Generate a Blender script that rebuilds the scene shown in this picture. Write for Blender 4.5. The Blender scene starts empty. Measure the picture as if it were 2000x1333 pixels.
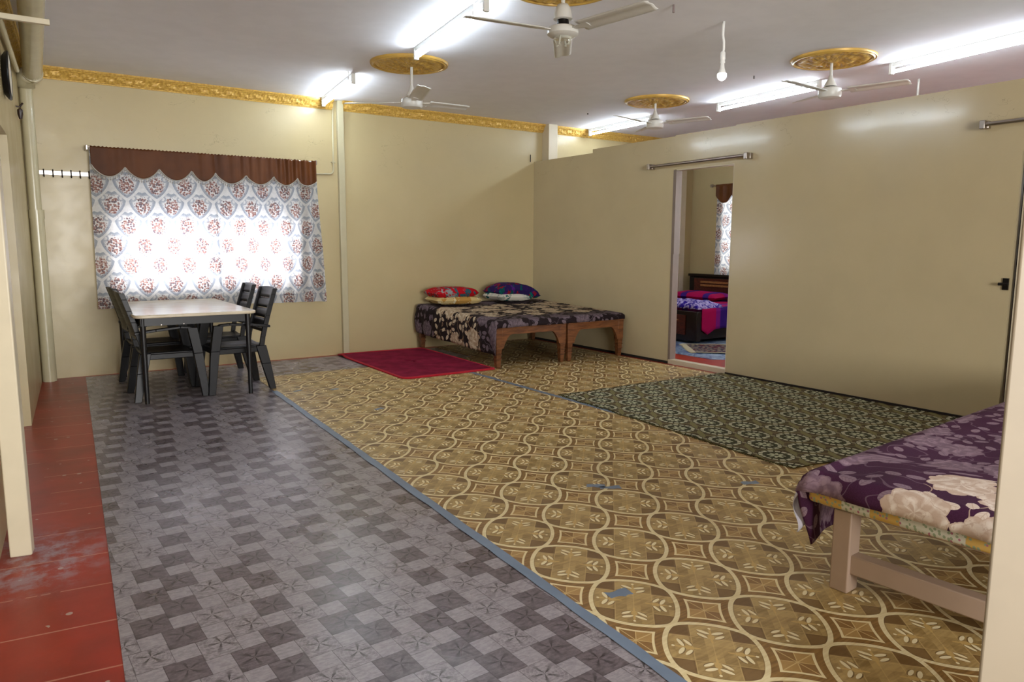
import bpy, math, random
from mathutils import Vector, Matrix
import mathutils.noise as mnoise
PI = math.pi
sc = bpy.context.scene
C = sc.collection
random.seed(7)

# ------------------------------------------------------------------ camera
F, YAW, PIT, ROL, HC = 1421.09, .5968, .1336, .0043, 1.4
cam = bpy.data.cameras.new('camera'); camo = bpy.data.objects.new('camera', cam); C.objects.link(camo)
cam.sensor_fit = 'HORIZONTAL'; cam.sensor_width = 36; cam.lens = 36*F/2000; cam.clip_start = .05
fw = Vector((math.sin(YAW)*math.cos(PIT), math.cos(YAW)*math.cos(PIT), -math.sin(PIT)))
r0 = Vector((math.cos(YAW), -math.sin(YAW), 0)); u0 = r0.cross(fw)
rr = r0*math.cos(ROL)+u0*math.sin(ROL); uu = -r0*math.sin(ROL)+u0*math.cos(ROL)
camo.matrix_world = Matrix(((rr.x, uu.x, -fw.x, 0), (rr.y, uu.y, -fw.y, 0), (rr.z, uu.z, -fw.z, HC), (0, 0, 0, 1)))
sc.camera = camo

# ------------------------------------------------------------------ world, light, exposure
sc.view_settings.view_transform = 'Standard'; sc.view_settings.look = 'None'
sc.view_settings.gamma = 1; sc.view_settings.use_curve_mapping = False
sc.view_settings.exposure = 0.62
TUBE_E = 46.0
WINDOW_W, WINDOW2_W, REAR_W = 80, 34, 520
w = bpy.data.worlds.new('world'); sc.world = w; w.use_nodes = True
w.node_tree.nodes['Background'].inputs[0].default_value = (.75, .86, 1, 1)
w.node_tree.nodes['Background'].inputs[1].default_value = .9

def area(name, loc, aim, sx, sy, watt, col):
    l = bpy.data.lights.new(name, 'AREA'); l.shape = 'RECTANGLE'; l.size = sx; l.size_y = sy; l.energy = watt; l.color = col
    o = bpy.data.objects.new(name, l); C.objects.link(o); o.location = loc
    o.rotation_euler = (Vector(aim)-Vector(loc)).to_track_quat('-Z', 'Y').to_euler()
    return o
area('daylight_window', (1.85, 9.5, 1.25), (1.85, 8, 1.35), 2.2, 1.0, WINDOW_W, (1, .99, .96))
area('daylight_bedroom', (10.3, 7.2, 1.6), (9, 7.2, 1.4), 1.6, 1.3, WINDOW2_W, (1, .99, .96))
area('fill_bedroom_side', (10.5, 3.0, 2.1), (8.6, 3.4, 0), 2.2, 1.2, 95, (.96, .98, 1))  # added fill from an unseen, made-up opening; brightens the bedroom and its ceiling
area('assumed_rear_fill', (1.6, -5.2, 1.55), (2.6, 4, 2.0), 4.0, 2.0, REAR_W, (1, .975, .94))  # added light, assumed behind the viewpoint; enters by an assumed rear-wall opening

# ------------------------------------------------------------------ node expressions
class X:
    """a float socket with python arithmetic"""
    def __init__(s, nt, v): s.nt = nt; s.v = v
    def _m(s, op, *a, clamp=False):
        n = s.nt.nodes.new('ShaderNodeMath'); n.operation = op; n.use_clamp = clamp
        for i, q in enumerate((s,)+a):
            if isinstance(q, X): s.nt.links.new(q.v, n.inputs[i])
            else: n.inputs[i].default_value = q
        return X(s.nt, n.outputs[0])
    def __add__(s, o): return s._m('ADD', o)
    __radd__ = __add__
    def __sub__(s, o): return s._m('SUBTRACT', o)
    def __rsub__(s, o): return (s*-1)+o
    def __mul__(s, o): return s._m('MULTIPLY', o)
    __rmul__ = __mul__
    def __truediv__(s, o): return s._m('DIVIDE', o)
    def abs(s): return s._m('ABSOLUTE')
    def floor(s): return s._m('FLOOR')
    def fract(s): return s._m('FRACT')
    def rnd(s): return s._m('ROUND')
    def sin(s): return s._m('SINE')
    def cos(s): return s._m('COSINE')
    def sqrt(s): return s._m('SQRT')
    def sq(s): return s*s
    def min(s, o): return s._m('MINIMUM', o)
    def max(s, o): return s._m('MAXIMUM', o)
    def atan2(s, o): return s._m('ARCTAN2', o)
    def gt(s, o): return s._m('GREATER_THAN', o)
    def lt(s, o): return s._m('LESS_THAN', o)
    def clamp(s): return s._m('ADD', 0.0, clamp=True)
    def inv(s): return 1-s
    def near(s, c, w): return (s-c).abs().lt(w)
    def step(s, a, b):                     # smooth ramp a..b -> 0..1
        n = s.nt.nodes.new('ShaderNodeMapRange'); n.interpolation_type = 'SMOOTHSTEP'
        s.nt.links.new(s.v, n.inputs[0]); n.inputs[1].default_value = a; n.inputs[2].default_value = b
        return X(s.nt, n.outputs[0])

def lin(c):
    if isinstance(c, str):
        c = tuple(int(c[i:i+2], 16)/255 for i in (0, 2, 4))
        return tuple(x/12.92 if x <= .04045 else ((x+.055)/1.055)**2.4 for x in c)+(1,)
    return tuple(c)+(1,) if len(c) == 3 else c

class M:
    def __init__(s, name, rough=.5, spec=.5, metal=0, base=(.8, .8, .8), **kw):
        s.m = bpy.data.materials.new(name); s.m.use_nodes = True; s.nt = s.m.node_tree
        s.b = s.nt.nodes['Principled BSDF']; s.set('Roughness', rough); s.set('Metallic', metal)
        s.set('Specular IOR Level', spec); s.set('Base Color', lin(base))
        for k, v in kw.items(): s.set(k.replace('_', ' '), v)
    def set(s, k, v):
        i = s.b.inputs[k]
        if isinstance(v, X): s.nt.links.new(v.v, i)
        elif hasattr(v, 'is_linked') : s.nt.links.new(v, i)
        else: i.default_value = v
    def coord(s, kind='Object'):
        t = s.nt.nodes.new('ShaderNodeTexCoord'); p = s.nt.nodes.new('ShaderNodeSeparateXYZ')
        s.nt.links.new(t.outputs[kind], p.inputs[0])
        s.vec = t.outputs[kind]
        return [X(s.nt, o) for o in p.outputs]
    def comb(s, x=0, y=0, z=0):
        n = s.nt.nodes.new('ShaderNodeCombineXYZ')
        for i, q in enumerate((x, y, z)):
            if isinstance(q, X): s.nt.links.new(q.v, n.inputs[i])
            else: n.inputs[i].default_value = q
        return n.outputs[0]
    def noise(s, vec, scale=5, detail=3, rough=.5, dist=0):
        n = s.nt.nodes.new('ShaderNodeTexNoise'); s.nt.links.new(vec, n.inputs['Vector'])
        n.inputs['Scale'].default_value = scale; n.inputs['Detail'].default_value = detail
        n.inputs['Roughness'].default_value = rough; n.inputs['Distortion'].default_value = dist
        return X(s.nt, n.outputs[0])
    def white(s, x, y=0.0):
        n = s.nt.nodes.new('ShaderNodeTexWhiteNoise'); n.noise_dimensions = '2D'
        s.nt.links.new(s.comb(x, y), n.inputs[0]); return X(s.nt, n.outputs[0])
    def voro(s, vec, scale, rand=1.0):
        n = s.nt.nodes.new('ShaderNodeTexVoronoi'); n.voronoi_dimensions = '2D'; s.nt.links.new(vec, n.inputs['Vector'])
        n.inputs['Scale'].default_value = scale; n.inputs['Randomness'].default_value = rand
        p = s.nt.nodes.new('ShaderNodeSeparateXYZ'); s.nt.links.new(n.outputs['Position'], p.inputs[0])
        c = s.nt.nodes.new('ShaderNodeSeparateColor'); s.nt.links.new(n.outputs['Color'], c.inputs[0])
        return X(s.nt, n.outputs['Distance']), X(s.nt, p.outputs[0]), X(s.nt, p.outputs[1]), X(s.nt, c.outputs[0]), X(s.nt, c.outputs[1])
    def mix(s, f, a, b):
        n = s.nt.nodes.new('ShaderNodeMix'); n.data_type = 'RGBA'
        if isinstance(f, X): s.nt.links.new(f.v, n.inputs[0])
        else: n.inputs[0].default_value = f
        for i, q in ((6, a), (7, b)):
            if hasattr(q, 'is_linked'): s.nt.links.new(q, n.inputs[i])
            else: n.inputs[i].default_value = lin(q)
        return n.outputs[2]
    def bump(s, h, strength=.3, dist=.01):
        n = s.nt.nodes.new('ShaderNodeBump'); n.inputs['Strength'].default_value = strength; n.inputs['Distance'].default_value = dist
        s.nt.links.new(h.v, n.inputs['Height']); s.nt.links.new(n.outputs[0], s.b.inputs['Normal'])

def simple(name, col, rough=.5, spec=.5, metal=0, vary=.0, bump=0, bscale=60):
    m = M(name, rough, spec, metal, col)
    if vary or bump:
        m.coord(); n = m.noise(m.vec, 6, 4)
        if vary:
            c = lin(col); d = tuple(max(0, q*(1-vary)) for q in c[:3])
            m.set('Base Color', m.mix(n.step(.35, .65), d, c[:3]))
        if bump: m.bump(m.noise(m.vec, bscale, 3), bump, .002)
    return m.m

# ---- painted walls: glossy enamel over uneven plaster
def wall_mat(name, col, rough=.3, bscale=9, spec=.5):
    m = M(name, rough, spec, 0, col); x, y, z = m.coord()
    n = m.noise(m.vec, 1.3, 4, .6); c = lin(col)[:3]
    base = m.mix(n.step(.3, .7), tuple(q*.94 for q in c), c)
    h = x+y
    crack = m.noise(m.comb(x*.8, y*.8, z*1.5), 1.6, 5, .65)
    line = (crack-.5).abs().lt(.0016)*z.gt(2.35)*m.noise(m.vec, 2.5, 2).gt(.56)
    base = m.mix(line*.45, base, tuple(q*.45 for q in c))
    m.set('Base Color', base)
    m.set('Roughness', m.noise(m.vec, 3, 3).step(.3, .7)*.10+rough)
    m.bump(m.noise(m.vec, bscale, 3, .5)+m.noise(m.vec, 55, 2)*.03, .14, .012)
    return m.m
WALL = 'BCAC82'
m_wall = wall_mat('cream_wall_paint', WALL)
m_wall2 = wall_mat('cream_partition_paint', 'BEAF8C', .17, 5)
m_wall2.node_tree.nodes['Principled BSDF'].inputs['Coat Weight'].default_value = .5
m_wall2.node_tree.nodes['Principled BSDF'].inputs['Coat Roughness'].default_value = .12
m_cream = simple('cream_enamel', 'CBC0A6', .4, vary=.05, bump=.2, bscale=20)
m_pipe = simple('cream_painted_pipe', 'BFB798', .22, vary=.05, bump=.25, bscale=25)
m_mauve = simple('mauve_paint', '7F7065', .45, vary=.08)
m_ceil = simple('ceiling_white', 'ECEBF0', .75, .3, vary=.03)
m_dark = simple('dark_gap', '1c1712', .8)
m_white = simple('white_plastic', 'E6E6E2', .35)
m_whitem = simple('white_painted_metal', 'D9D8D2', .35, vary=.05)
m_steel = simple('brushed_steel', 'A8A09A', .28, .5, 1.0)
m_darkmetal = simple('dark_metal', '2a2725', .35, .5, .8)
m_black = simple('black_plastic', '0D0C10', .42, .35, bump=.15, bscale=200)
m_blacktable = simple('black_table_frame', '0E0D11', .45)
m_wood = None

def gold_mat():
    m = M('gold_plaster', .38, .5, .15, 'B8913A'); m.coord()
    n = m.noise(m.vec, 50, 3, .6)
    m.set('Base Color', m.mix(n.step(.3, .7), 'B98F3E', 'DDB75C'))
    m.bump(m.noise(m.vec, 45, 3, .6, 1.5), .35, .006)
    return m.m
m_gold = gold_mat()
m_goldrim = simple('gold_rim', 'D9B055', .38, .5, .15, vary=.2)

# ---- red cement floor
def red_floor():
    m = M('red_oxide_floor', .42, .4); x, y, z = m.coord()
    n = m.noise(m.vec, 2.2, 5, .6)
    base = m.mix(n.step(.3, .7), '88291B', 'A5301E')
    line = ((y+x*.12-.02)/.347).fract().near(.5, .012)*m.noise(m.vec, 5, 3).gt(.40)*x.lt(.6)
    base = m.mix(line*.6, base, 'C9907A')
    d, px, py, c1, c2 = m.voro(m.vec, 13)
    spot = (d+c2*.10).lt(.17)*c1.gt(.86)*m.noise(m.vec, 3, 2).gt(.53)
    base = m.mix(spot*.8, base, 'B9A59A')
    dust = ((x+.05).sq()*6+(y-3.72).sq()*4)
    dm = dust.step(.0, 1.0).inv()*m.noise(m.vec, 9, 6, .75).step(.42, .62)
    dm2 = m.noise(m.vec, 3.5, 7, .8).step(.60, .72)*.35
    base = m.mix(dm*.75+dm2*(1-dm), base, 'A79AA0')
    m.set('Base Color', base)
    m.set('Roughness', dm*.3+.36)
    m.bump(m.noise(m.vec, 14, 4), .15, .004)
    return m.m
m_red = red_floor()

# ---- gold printed vinyl: circles with fleurs, concave squares between
def gold_vinyl(skew=(0, 0)):
    m = M('gold_ornament_vinyl', .36, .5); x, y, z = m.coord()
    ax, ay, bx, by = .3655, .0085, .0100, .4120; det = ax*by-ay*bx
    X0 = x-(1.923+skew[0]); Y0 = y-(2.371+skew[1])
    u = (X0*by-Y0*bx)/det; v = (Y0*ax-X0*ay)/det
    fu = u-u.rnd(); fv = v-v.rnd(); au = fu.abs(); av = fv.abs()
    pw = 1.5
    d = (au._m('POWER', pw)+av._m('POWER', pw))._m('POWER', 1/pw)
    rp = (fu+fv)*.7071; rq = (fu-fv)*.7071; ap = rp.abs(); aq = rq.abs()
    grain = m.noise(m.comb(x*3, y*26, 0), 3, 4, .6)
    blk = m.white((rp*7.1+50.5).floor(), (rq*7.1+50.5).floor())
    wood = m.mix((grain*.75+blk*.3).step(.25, .8), '8E7342', 'BC9F66')
    # inside circles: parquet squares, darker corners, thin joints
    corner = ap.gt(.19)*aq.gt(.19)
    col = m.mix(corner*.75, wood, '64441F')
    joint = (ap.near(.19, .005)+aq.near(.19, .005)+(aq.near(.0, .004)*ap.lt(.3))).min(1)
    col = m.mix(joint*.55, col, 'CDB077')
    p = ap.max(aq); q = ap.min(aq)
    def ell(px, py, ra, rb, ang=0.0):
        ca, sa = math.cos(ang), math.sin(ang)
        a = ((p-px)*ca+(q-py)*sa)/ra; b = ((q-py)*ca-(p-px)*sa)/rb
        return (a.sq()+b.sq()).lt(1)
    bud = ell(.235, 0, .055, .030).max(ell(.31, 0, .050, .012)).max(ell(.16, 0, .045, .012))
    col = m.mix(bud*.85, col, 'C9A765')
    sh = ell(.288, .070, .062, .021, 1.15).max(ell(.222, .084, .056, .019, .95))
    leaf = ell(.298, .066, .062, .020, 1.15).max(ell(.232, .080, .056, .018, .95)).max(ell(.37, 0, .016, .014))
    col = m.mix(sh*.6, col, '4A2E14')
    col = m.mix(leaf, col, 'EBDDB4')
    # outside circles
    gu = (au-.5).abs(); gv = (av-.5).abs()
    out = d.gt(.5)
    brown = m.mix(grain.step(.3, .7), '755426', '9A7540')
    inner = m.mix((((gu-gv).gt(0)*.5)+grain*.5).step(.2, .9), '8A6534', 'B08C52')
    xl = ((gu-gv).abs().lt(.006)+gu.lt(.005)+gv.lt(.005)).min(1)
    inner = m.mix(xl*.7, inner, 'D9BE84')
    oc = m.mix(d.gt(.615), brown, inner)
    oc = m.mix(d.near(.615, .014), oc, 'E6D5A6')
    col = m.mix(out, col, oc)
    band = d.near(.497, .026)
    bandc = m.mix(grain.step(.3, .7), 'DCC996', 'EBDDB3')
    edge = d.near(.466, .005)
    col = m.mix(edge*.3, col, '4E3418')
    col = m.mix(band, col, bandc)
    m.set('Base Color', col)
    m.set('Roughness', m.noise(m.vec, 3, 3).step(.3, .7)*.1+.33)
    m.bump(m.noise(m.vec, 2.0, 1), .06, .02)
    return m.m

# ---- grey printed vinyl: pinwheel of large and small squares
def grey_vinyl():
    m = M('grey_pinwheel_vinyl', .27, .5); x, y, z = m.coord()
    th = -.05; s = .65
    xr = x*math.cos(th)-y*math.sin(th); yr = x*math.sin(th)+y*math.cos(th)
    P = xr/.1235; Q = yr/.1420; det = 1+s*s
    mm = (P+Q*s)/det; nn = (Q-P*s)/det
    fm = mm.floor(); fn = nn.floor()
    big = None
    for (dm, dn) in ((0, 0), (-1, 0), (0, 1), (-1, 1)):
        mi = fm+dm; ni = fn+dn
        la = P-(mi-ni*s); lb = Q-(mi*s+ni)
        ins = la.gt(0)*la.lt(1)*lb.gt(0)*lb.lt(1)
        h = m.white(mi, ni)
        if big is None: big, A, B, Hh, M_, N_ = ins, la*ins, lb*ins, h*ins, mi*ins, ni*ins
        else: big, A, B, Hh, M_, N_ = big+ins, A+la*ins, B+lb*ins, Hh+h*ins, M_+mi*ins, N_+ni*ins
    n1 = m.noise(m.comb(x*2, y*6, 0), 14, 4, .65); n2 = m.noise(m.vec, 45, 4, .7, 1.0)
    cls = ((M_+N_*2)/3).fract()
    dark = cls.lt(.2).max(cls.gt(.5)*Hh.lt(.5))
    ca = A-.45-(Hh*7).fract()*.2; cb = B-.45-(Hh*13).fract()*.2
    r = (ca.sq()+cb.sq()).sqrt(); ang = ca.atan2(cb)
    spoke = ((ang*5+Hh*20+n2*3).sin().step(.45, .95))*r.step(.05, .6).inv()
    ring = (r*60+n2*8).sin().step(.5, 1)
    lightc = m.mix((n1*.5+n2*.5).step(.38, .62), '746D74', '9E979E')
    lightc = m.mix(ring*.25, lightc, 'B5AFB4')
    darkc = m.mix((n1*.6+n2*.4).step(.35, .65), '53494F', '756B71')
    bc = m.mix(dark, lightc, darkc)
    bc = m.mix(spoke*.95, bc, '2A2424')
    bc = m.mix(((1-B)*(1-A)).step(.55, 1.0)*dark*.6, bc, '2E282A')
    small = m.mix((n1*.6+n2*.4).step(.35, .65), '868087', 'A39DA4')
    col = m.mix(big.gt(.5), small, bc)
    e = (A.lt(.022)+B.lt(.022)+A.gt(.985)*1.0+B.gt(.985)).min(1)*big
    col = m.mix(e*.65, col, '3A3335')
    m.set('Base Color', col)
    m.set('Roughness', m.noise(m.vec, 2.5, 3).step(.3, .7)*.08+.25)
    m.bump(m.noise(m.vec, 1.5, 1), .06, .02)
    return m.m

# ---- woven green mat
def mat_mat():
    m = M('green_woven_mat', .85, .2); x, y, z = m.coord()
    wx = .322; wy = .43
    X0 = (x-4.143)/wx; Y0 = (y-3.62+(x-4.143)*.0)/wy
    def cell(ox, oy):
        fu = X0+ox; fv = Y0+oy
        fu = fu-fu.rnd(); fv = fv-fv.rnd()
        return fu, fv
    fu1, fv1 = cell(0, 0); fu2, fv2 = cell(.5, .5)
    d1 = (fu1*.322).sq()+(fv1*.43).sq(); d2 = (fu2*.322).sq()+(fv2*.43).sq()
    c = d2.lt(d1)
    a = (fu1+(fu2-fu1)*c)*.322; b = (fv1+(fv2-fv1)*c)*.43
    r = (a.sq()+(b*.9).sq()).sqrt()*.82; ang = a.atan2(b)
    n = m.noise(m.vec, 70, 3, .7)
    warp = m.noise(m.vec, 9, 2)
    base = m.mix((warp*.6+n*.4).step(.35, .65), '463C2A', '685640')
    # ogee trellis (double cream lines)
    t = ((fu1.abs()-.25)+(fv1*2*PI).cos()*.10).abs()
    tre = t.near(.03, .013).max(t.near(.0, .008))
    base = m.mix(tre*.9, base, 'B3AE92')
    leaf = ((ang*4+r*60).sin().gt(.4))*r.gt(.095)*r.lt(.15)
    base = m.mix(leaf*.75, base, '8C8658')
    ring1 = r.near(.078, .010+.0)*((ang*14).sin()*.5+.5).gt(.15)
    base = m.mix(r.lt(.092), base, '3A3828')
    base = m.mix(ring1, base, 'CBC9AE')
    base = m.mix(r.near(.060, .007), base, '3E4030')
    pet = r.lt(.046)*((ang*8).sin()*.012+.036-r).gt(0)
    base = m.mix(pet, base, 'BFC1A2')
    base = m.mix(r.lt(.012), base, '3A3A28')
    base = m.mix(n.step(.45, .75)*.35, base, '8A8460')
    m.set('Base Color', base)
    m.bump(n+m.noise(m.comb(x*1, y*6, 0), 120, 1)*.5, .8, .006)
    return m.m

# ---- rose bedspread (uv in metres; band = v range that is cream)
def rose_mat(name, lo, hi, bg='2A1420', sc=1.0, pal=('9D8492', 'EDE0D4', '725A6B', 'C6AB98', '8F7886', 'E2D2C4')):
    m = M(name, .8, .2); u, v, _ = m.coord('UV')
    d, px, py, c1, c2 = m.voro(m.vec, 3.3*sc, .7)
    wob = m.noise(m.vec, 14*sc, 3, .6)
    a = u-px; b = v-py                                      # offset from the rose centre
    r = (a.sq()+b.sq()).sqrt()*sc; ang = a.atan2(b)
    edge = (ang*5+c1*6).sin().abs()*.018+c1*.035+.082+(wob-.5)*.05
    rose = r.lt(edge)
    petals = (r*85+(ang*3+c2*6).sin()*2.2+(wob-.5)*9).sin().step(-.5, 1)
    petals2 = (ang*7+r*70+wob*6).sin().step(.2, 1)
    d2, qx, qy, e1, e2 = m.voro(m.vec, 10.5*sc, .85)
    a2 = (u-qx)*sc; b2 = (v-qy)*sc; th = e1*6.28
    la = a2*th.cos()+b2*th.sin(); lb = b2*th.cos()-a2*th.sin()
    leaf = ((la/.040).sq()+(lb/.021).sq()+(la/.04).abs()*.25).lt(1)*e2.gt(.18)
    vein = (lb.abs().lt(.0018)).max(((la*420+lb.abs()*-330).sin().gt(.72))*.7)
    # stems wander between the leaves
    st = (m.noise(m.vec, 5.5*sc, 1, .5, .6)-.5).abs().lt(.010)
    inb = v.gt(lo)*v.lt(hi); ir = py.gt(lo)*py.lt(hi); il = qy.gt(lo)*qy.lt(hi)
    midc = m.mix(inb, pal[2], pal[3]); leafc = m.mix(il, pal[4], pal[5]); leafm = m.mix(il, pal[2], pal[3])
    lightr = m.mix(ir, pal[0], pal[1]); midr = m.mix(ir, pal[2], pal[3])
    col = m.mix(m.noise(m.vec, 200, 2).step(.3, .7), bg, tuple(q*.75 for q in lin(bg)[:3]))
    col = m.mix(st*.8, col, midc)
    lc = m.mix(vein*.75, leafc, leafm)
    col = m.mix(leaf, col, lc)
    rc = m.mix((petals*.55+petals2*.30+.15).clamp(), midr, lightr)
    pl = ((r*62+(ang*2.5+c2*9).sin()*1.6+(wob-.5)*7).sin().abs().lt(.13)).max(((ang*6+r*40+(wob-.5)*14+c1*9).sin().abs().lt(.07))*r.gt(.03))
    rc = m.mix(pl*.7, rc, midr)
    col = m.mix(rose, col, rc)
    ol = (edge-r).near(.003, .0035)
    col = m.mix(ol*.6, col, midr)
    m.set('Base Color', col)
    m.bump(m.noise(m.vec, 300, 2), .25, .001)
    return m.m

# ---- curtain floral, translucent to the daylight
def curtain_mat():
    m = M('floral_curtain', .85, .1); u, v, _ = m.coord('UV')
    X0 = (u-1.009)/.282; Y0 = (v-1.98)/.415
    def c(ox, oy):
        a = X0+ox; b = Y0+oy
        return (a-a.rnd())*.282, (b-b.rnd())*.415
    a1, b1 = c(0, 0); a2, b2 = c(.5, .5)
    sel = (a2.sq()+b2.sq()*.7).lt(a1.sq()+b1.sq()*.7)
    a = a1+(a2-a1)*sel; b = b1+(b2-b1)*sel
    r = (a.sq()+(b*.8).sq()).sqrt(); ang = a.atan2(b)
    n = m.noise(m.vec, 30, 3, .7); n2 = m.noise(m.vec, 75, 3, .7)
    base = m.mix(n.step(.3, .7), 'DADBDD', 'E9EAEA')
    # scroll hearts around every bouquet
    hr = (a.abs()*1.0-.0).sq()+((b-.0)-(a.abs())*.55).sq()
    hd = hr.sqrt()
    scr = hd.near(.118, .012)*n2.gt(.36)
    scr2 = hd.near(.100, .006)*n.gt(.42)
    curl = (((a.abs()-.085).sq()+(b-.075).sq()).sqrt()).near(.026, .008)
    base = m.mix((scr*.7).max(scr2*.5).max(curl*.55), base, '7E8CA2')
    d, px, py, e1, e2 = m.voro(m.vec, 48, .9)
    bq = (r+(n-.5)*.06).lt(.068)
    blot = d.lt(.52)
    flc = m.mix(e1.gt(.45), '8E5344', 'BB958A')
    flc = m.mix(e2.gt(.68), flc, '5D4550')
    base = m.mix(bq*blot*.85, base, flc)
    spr = (r+(n-.5)*.09).lt(.085)*d.lt(.22)*e1.gt(.3)
    base = m.mix(spr*.7, base, '75555C')
    m.set('Base Color', base)
    nt = m.nt
    tr = nt.nodes.new('ShaderNodeBsdfTranslucent'); nt.links.new(base, tr.inputs[0])
    mx = nt.nodes.new('ShaderNodeMixShader'); mx.inputs[0].default_value = .45
    nt.links.new(m.b.outputs[0], mx.inputs[1]); nt.links.new(tr.outputs[0], mx.inputs[2])
    nt.links.new(mx.outputs[0], nt.nodes['Material Output'].inputs[0])
    return m.m

def wood_mat(name, c1, c2, rough=.45, axis=0):
    m = M(name, rough, .4); x, y, z = m.coord()
    n = m.noise(m.comb(x*(2 if axis == 0 else 14), y*8, z*(14 if axis == 0 else 2)), 3, 5, .6, .6)
    m.set('Base Color', m.mix(n.step(.3, .7), c1, c2)); m.bump(n, .15, .003)
    return m.m

def patch_cloth(name, cols, scale=12, base='D8D2C0'):
    m = M(name, .85, .1); m.coord('UV' if False else 'Object')
    col = base
    for i, c in enumerate(cols):
        d, px, py, e1, e2 = m.voro(m.vec, scale*(1+.35*i), 1)
        n = m.noise(m.vec, scale*(.7+.3*i), 3, .6)
        f = (n.gt(.54+.02*i))*e1.gt(.35)
        col = m.mix(f, col, c)
    m.set('Base Color', col)
    return m.m

# ------------------------------------------------------------------ mesh builder
class MB:
    def __init__(s): s.v = []; s.f = []; s.uv = None
    def add(s, vs, fs):
        o = len(s.v); s.v += [tuple(p) for p in vs]; s.f += [tuple(i+o for i in f) for f in fs]; return s
    def box(s, a, b, rz=0, piv=None):
        x0, y0, z0 = a; x1, y1, z1 = b
        vs = [(x0, y0, z0), (x1, y0, z0), (x1, y1, z0), (x0, y1, z0), (x0, y0, z1), (x1, y0, z1), (x1, y1, z1), (x0, y1, z1)]
        if rz:
            cx, cy = piv or ((x0+x1)/2, (y0+y1)/2); c, q = math.cos(rz), math.sin(rz)
            vs = [((x-cx)*c-(y-cy)*q+cx, (x-cx)*q+(y-cy)*c+cy, z) for x, y, z in vs]
        return s.add(vs, [(0, 3, 2, 1), (4, 5, 6, 7), (0, 1, 5, 4), (1, 2, 6, 5), (2, 3, 7, 6), (3, 0, 4, 7)])
    def prism(s, poly, z0, z1):
        n = len(poly)
        return s.add([(x, y, z0) for x, y in poly]+[(x, y, z1) for x, y in poly],
                     [tuple(range(n-1, -1, -1)), tuple(range(n, 2*n))]+[(i, (i+1) % n, (i+1) % n+n, i+n) for i in range(n)])
    def hull8(s, a, b):                     # two quads -> hexahedron
        return s.add(list(a)+list(b), [(3, 2, 1, 0), (4, 5, 6, 7), (0, 1, 5, 4), (1, 2, 6, 5), (2, 3, 7, 6), (3, 0, 4, 7)])
    def tube(s, pts, r, n=10, cap=True):
        pts = [Vector(p) for p in pts]; rs = r if isinstance(r, (list, tuple)) else [r]*len(pts)
        o = len(s.v); prev = None
        for i, p in enumerate(pts):
            t = (pts[min(i+1, len(pts)-1)]-pts[max(i-1, 0)]).normalized()
            if prev is None:
                a = Vector((0, 0, 1)) if abs(t.z) < .9 else Vector((1, 0, 0)); u = t.cross(a).normalized()
            else: u = (prev-t*prev.dot(t)).normalized()
            prev = u; w_ = t.cross(u)
            for k in range(n):
                q = 2*PI*k/n; s.v.append(tuple(p+(u*math.cos(q)+w_*math.sin(q))*rs[i]))
        for i in range(len(pts)-1):
            for k in range(n):
                a = o+i*n+k; b = o+i*n+(k+1) % n; s.f.append((a, b, b+n, a+n))
        if cap:
            s.f.append(tuple(o+k for k in range(n-1, -1, -1))); e = o+(len(pts)-1)*n; s.f.append(tuple(e+k for k in range(n)))
        return s
    def lathe(s, prof, c=(0, 0, 0), n=32, sy=1.0):
        o = len(s.v)
        for r, z in prof:
            for k in range(n):
                q = 2*PI*k/n; s.v.append((c[0]+r*math.cos(q), c[1]+r*math.sin(q)*sy, c[2]+z))
        for i in range(len(prof)-1):
            for k in range(n):
                a = o+i*n+k; b = o+i*n+(k+1) % n; s.f.append((a, b, b+n, a+n))
        s.f.append(tuple(o+k for k in range(n-1, -1, -1))); e = o+(len(prof)-1)*n; s.f.append(tuple(e+k for k in range(n)))
        return s
    def grid(s, nu, nv, fn, uvfn=None):
        o = len(s.v)
        for j in range(nv+1):
            for i in range(nu+1):
                s.v.append(tuple(fn(i/nu, j/nv)))
                if uvfn:
                    if s.uv is None: s.uv = {}
                    s.uv[len(s.v)-1] = uvfn(i/nu, j/nv)
        for j in range(nv):
            for i in range(nu):
                a = o+j*(nu+1)+i; s.f.append((a, a+1, a+nu+2, a+nu+1))
        return s
    def xf(s, mat): s.v = [tuple(mat @ Vector(p)) for p in s.v]; return s

def wloc(o):
    v = Vector((0, 0, 0))
    while o is not None: v += o.location; o = o.parent
    return v
def obj(name, mb, mat, parent=None, smooth=False, bevel=0, solid=0, subsurf=0, wn=False):
    off = wloc(parent)
    me = bpy.data.meshes.new(name); me.from_pydata([tuple(Vector(p)-off) for p in mb.v], [], mb.f); me.update()
    if mb.uv:
        l = me.uv_layers.new(name='UVMap')
        for lp in me.loops: l.data[lp.index].uv = mb.uv.get(lp.vertex_index, (0, 0))
    me.materials.append(mat)
    o = bpy.data.objects.new(name, me); C.objects.link(o)
    if parent: o.parent = parent
    if solid: q = o.modifiers.new('solid', 'SOLIDIFY'); q.thickness = solid; q.offset = 0
    if bevel: q = o.modifiers.new('bevel', 'BEVEL'); q.width = bevel; q.segments = 3; q.limit_method = 'ANGLE'; q.angle_limit = .6
    if subsurf: q = o.modifiers.new('sub', 'SUBSURF'); q.levels = subsurf; q.render_levels = subsurf
    if smooth or bevel or subsurf:
        for p in me.polygons: p.use_smooth = True
        if smooth == 'auto' or bevel:
            try: me.set_sharp_from_angle(angle=.7)
            except Exception: pass
    return o
def tag(o, label=None, cat=None, group=None, kind=None):
    for k, v in (('label', label), ('category', cat), ('group', group), ('kind', kind)):
        if v: o[k] = v
    return o
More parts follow.
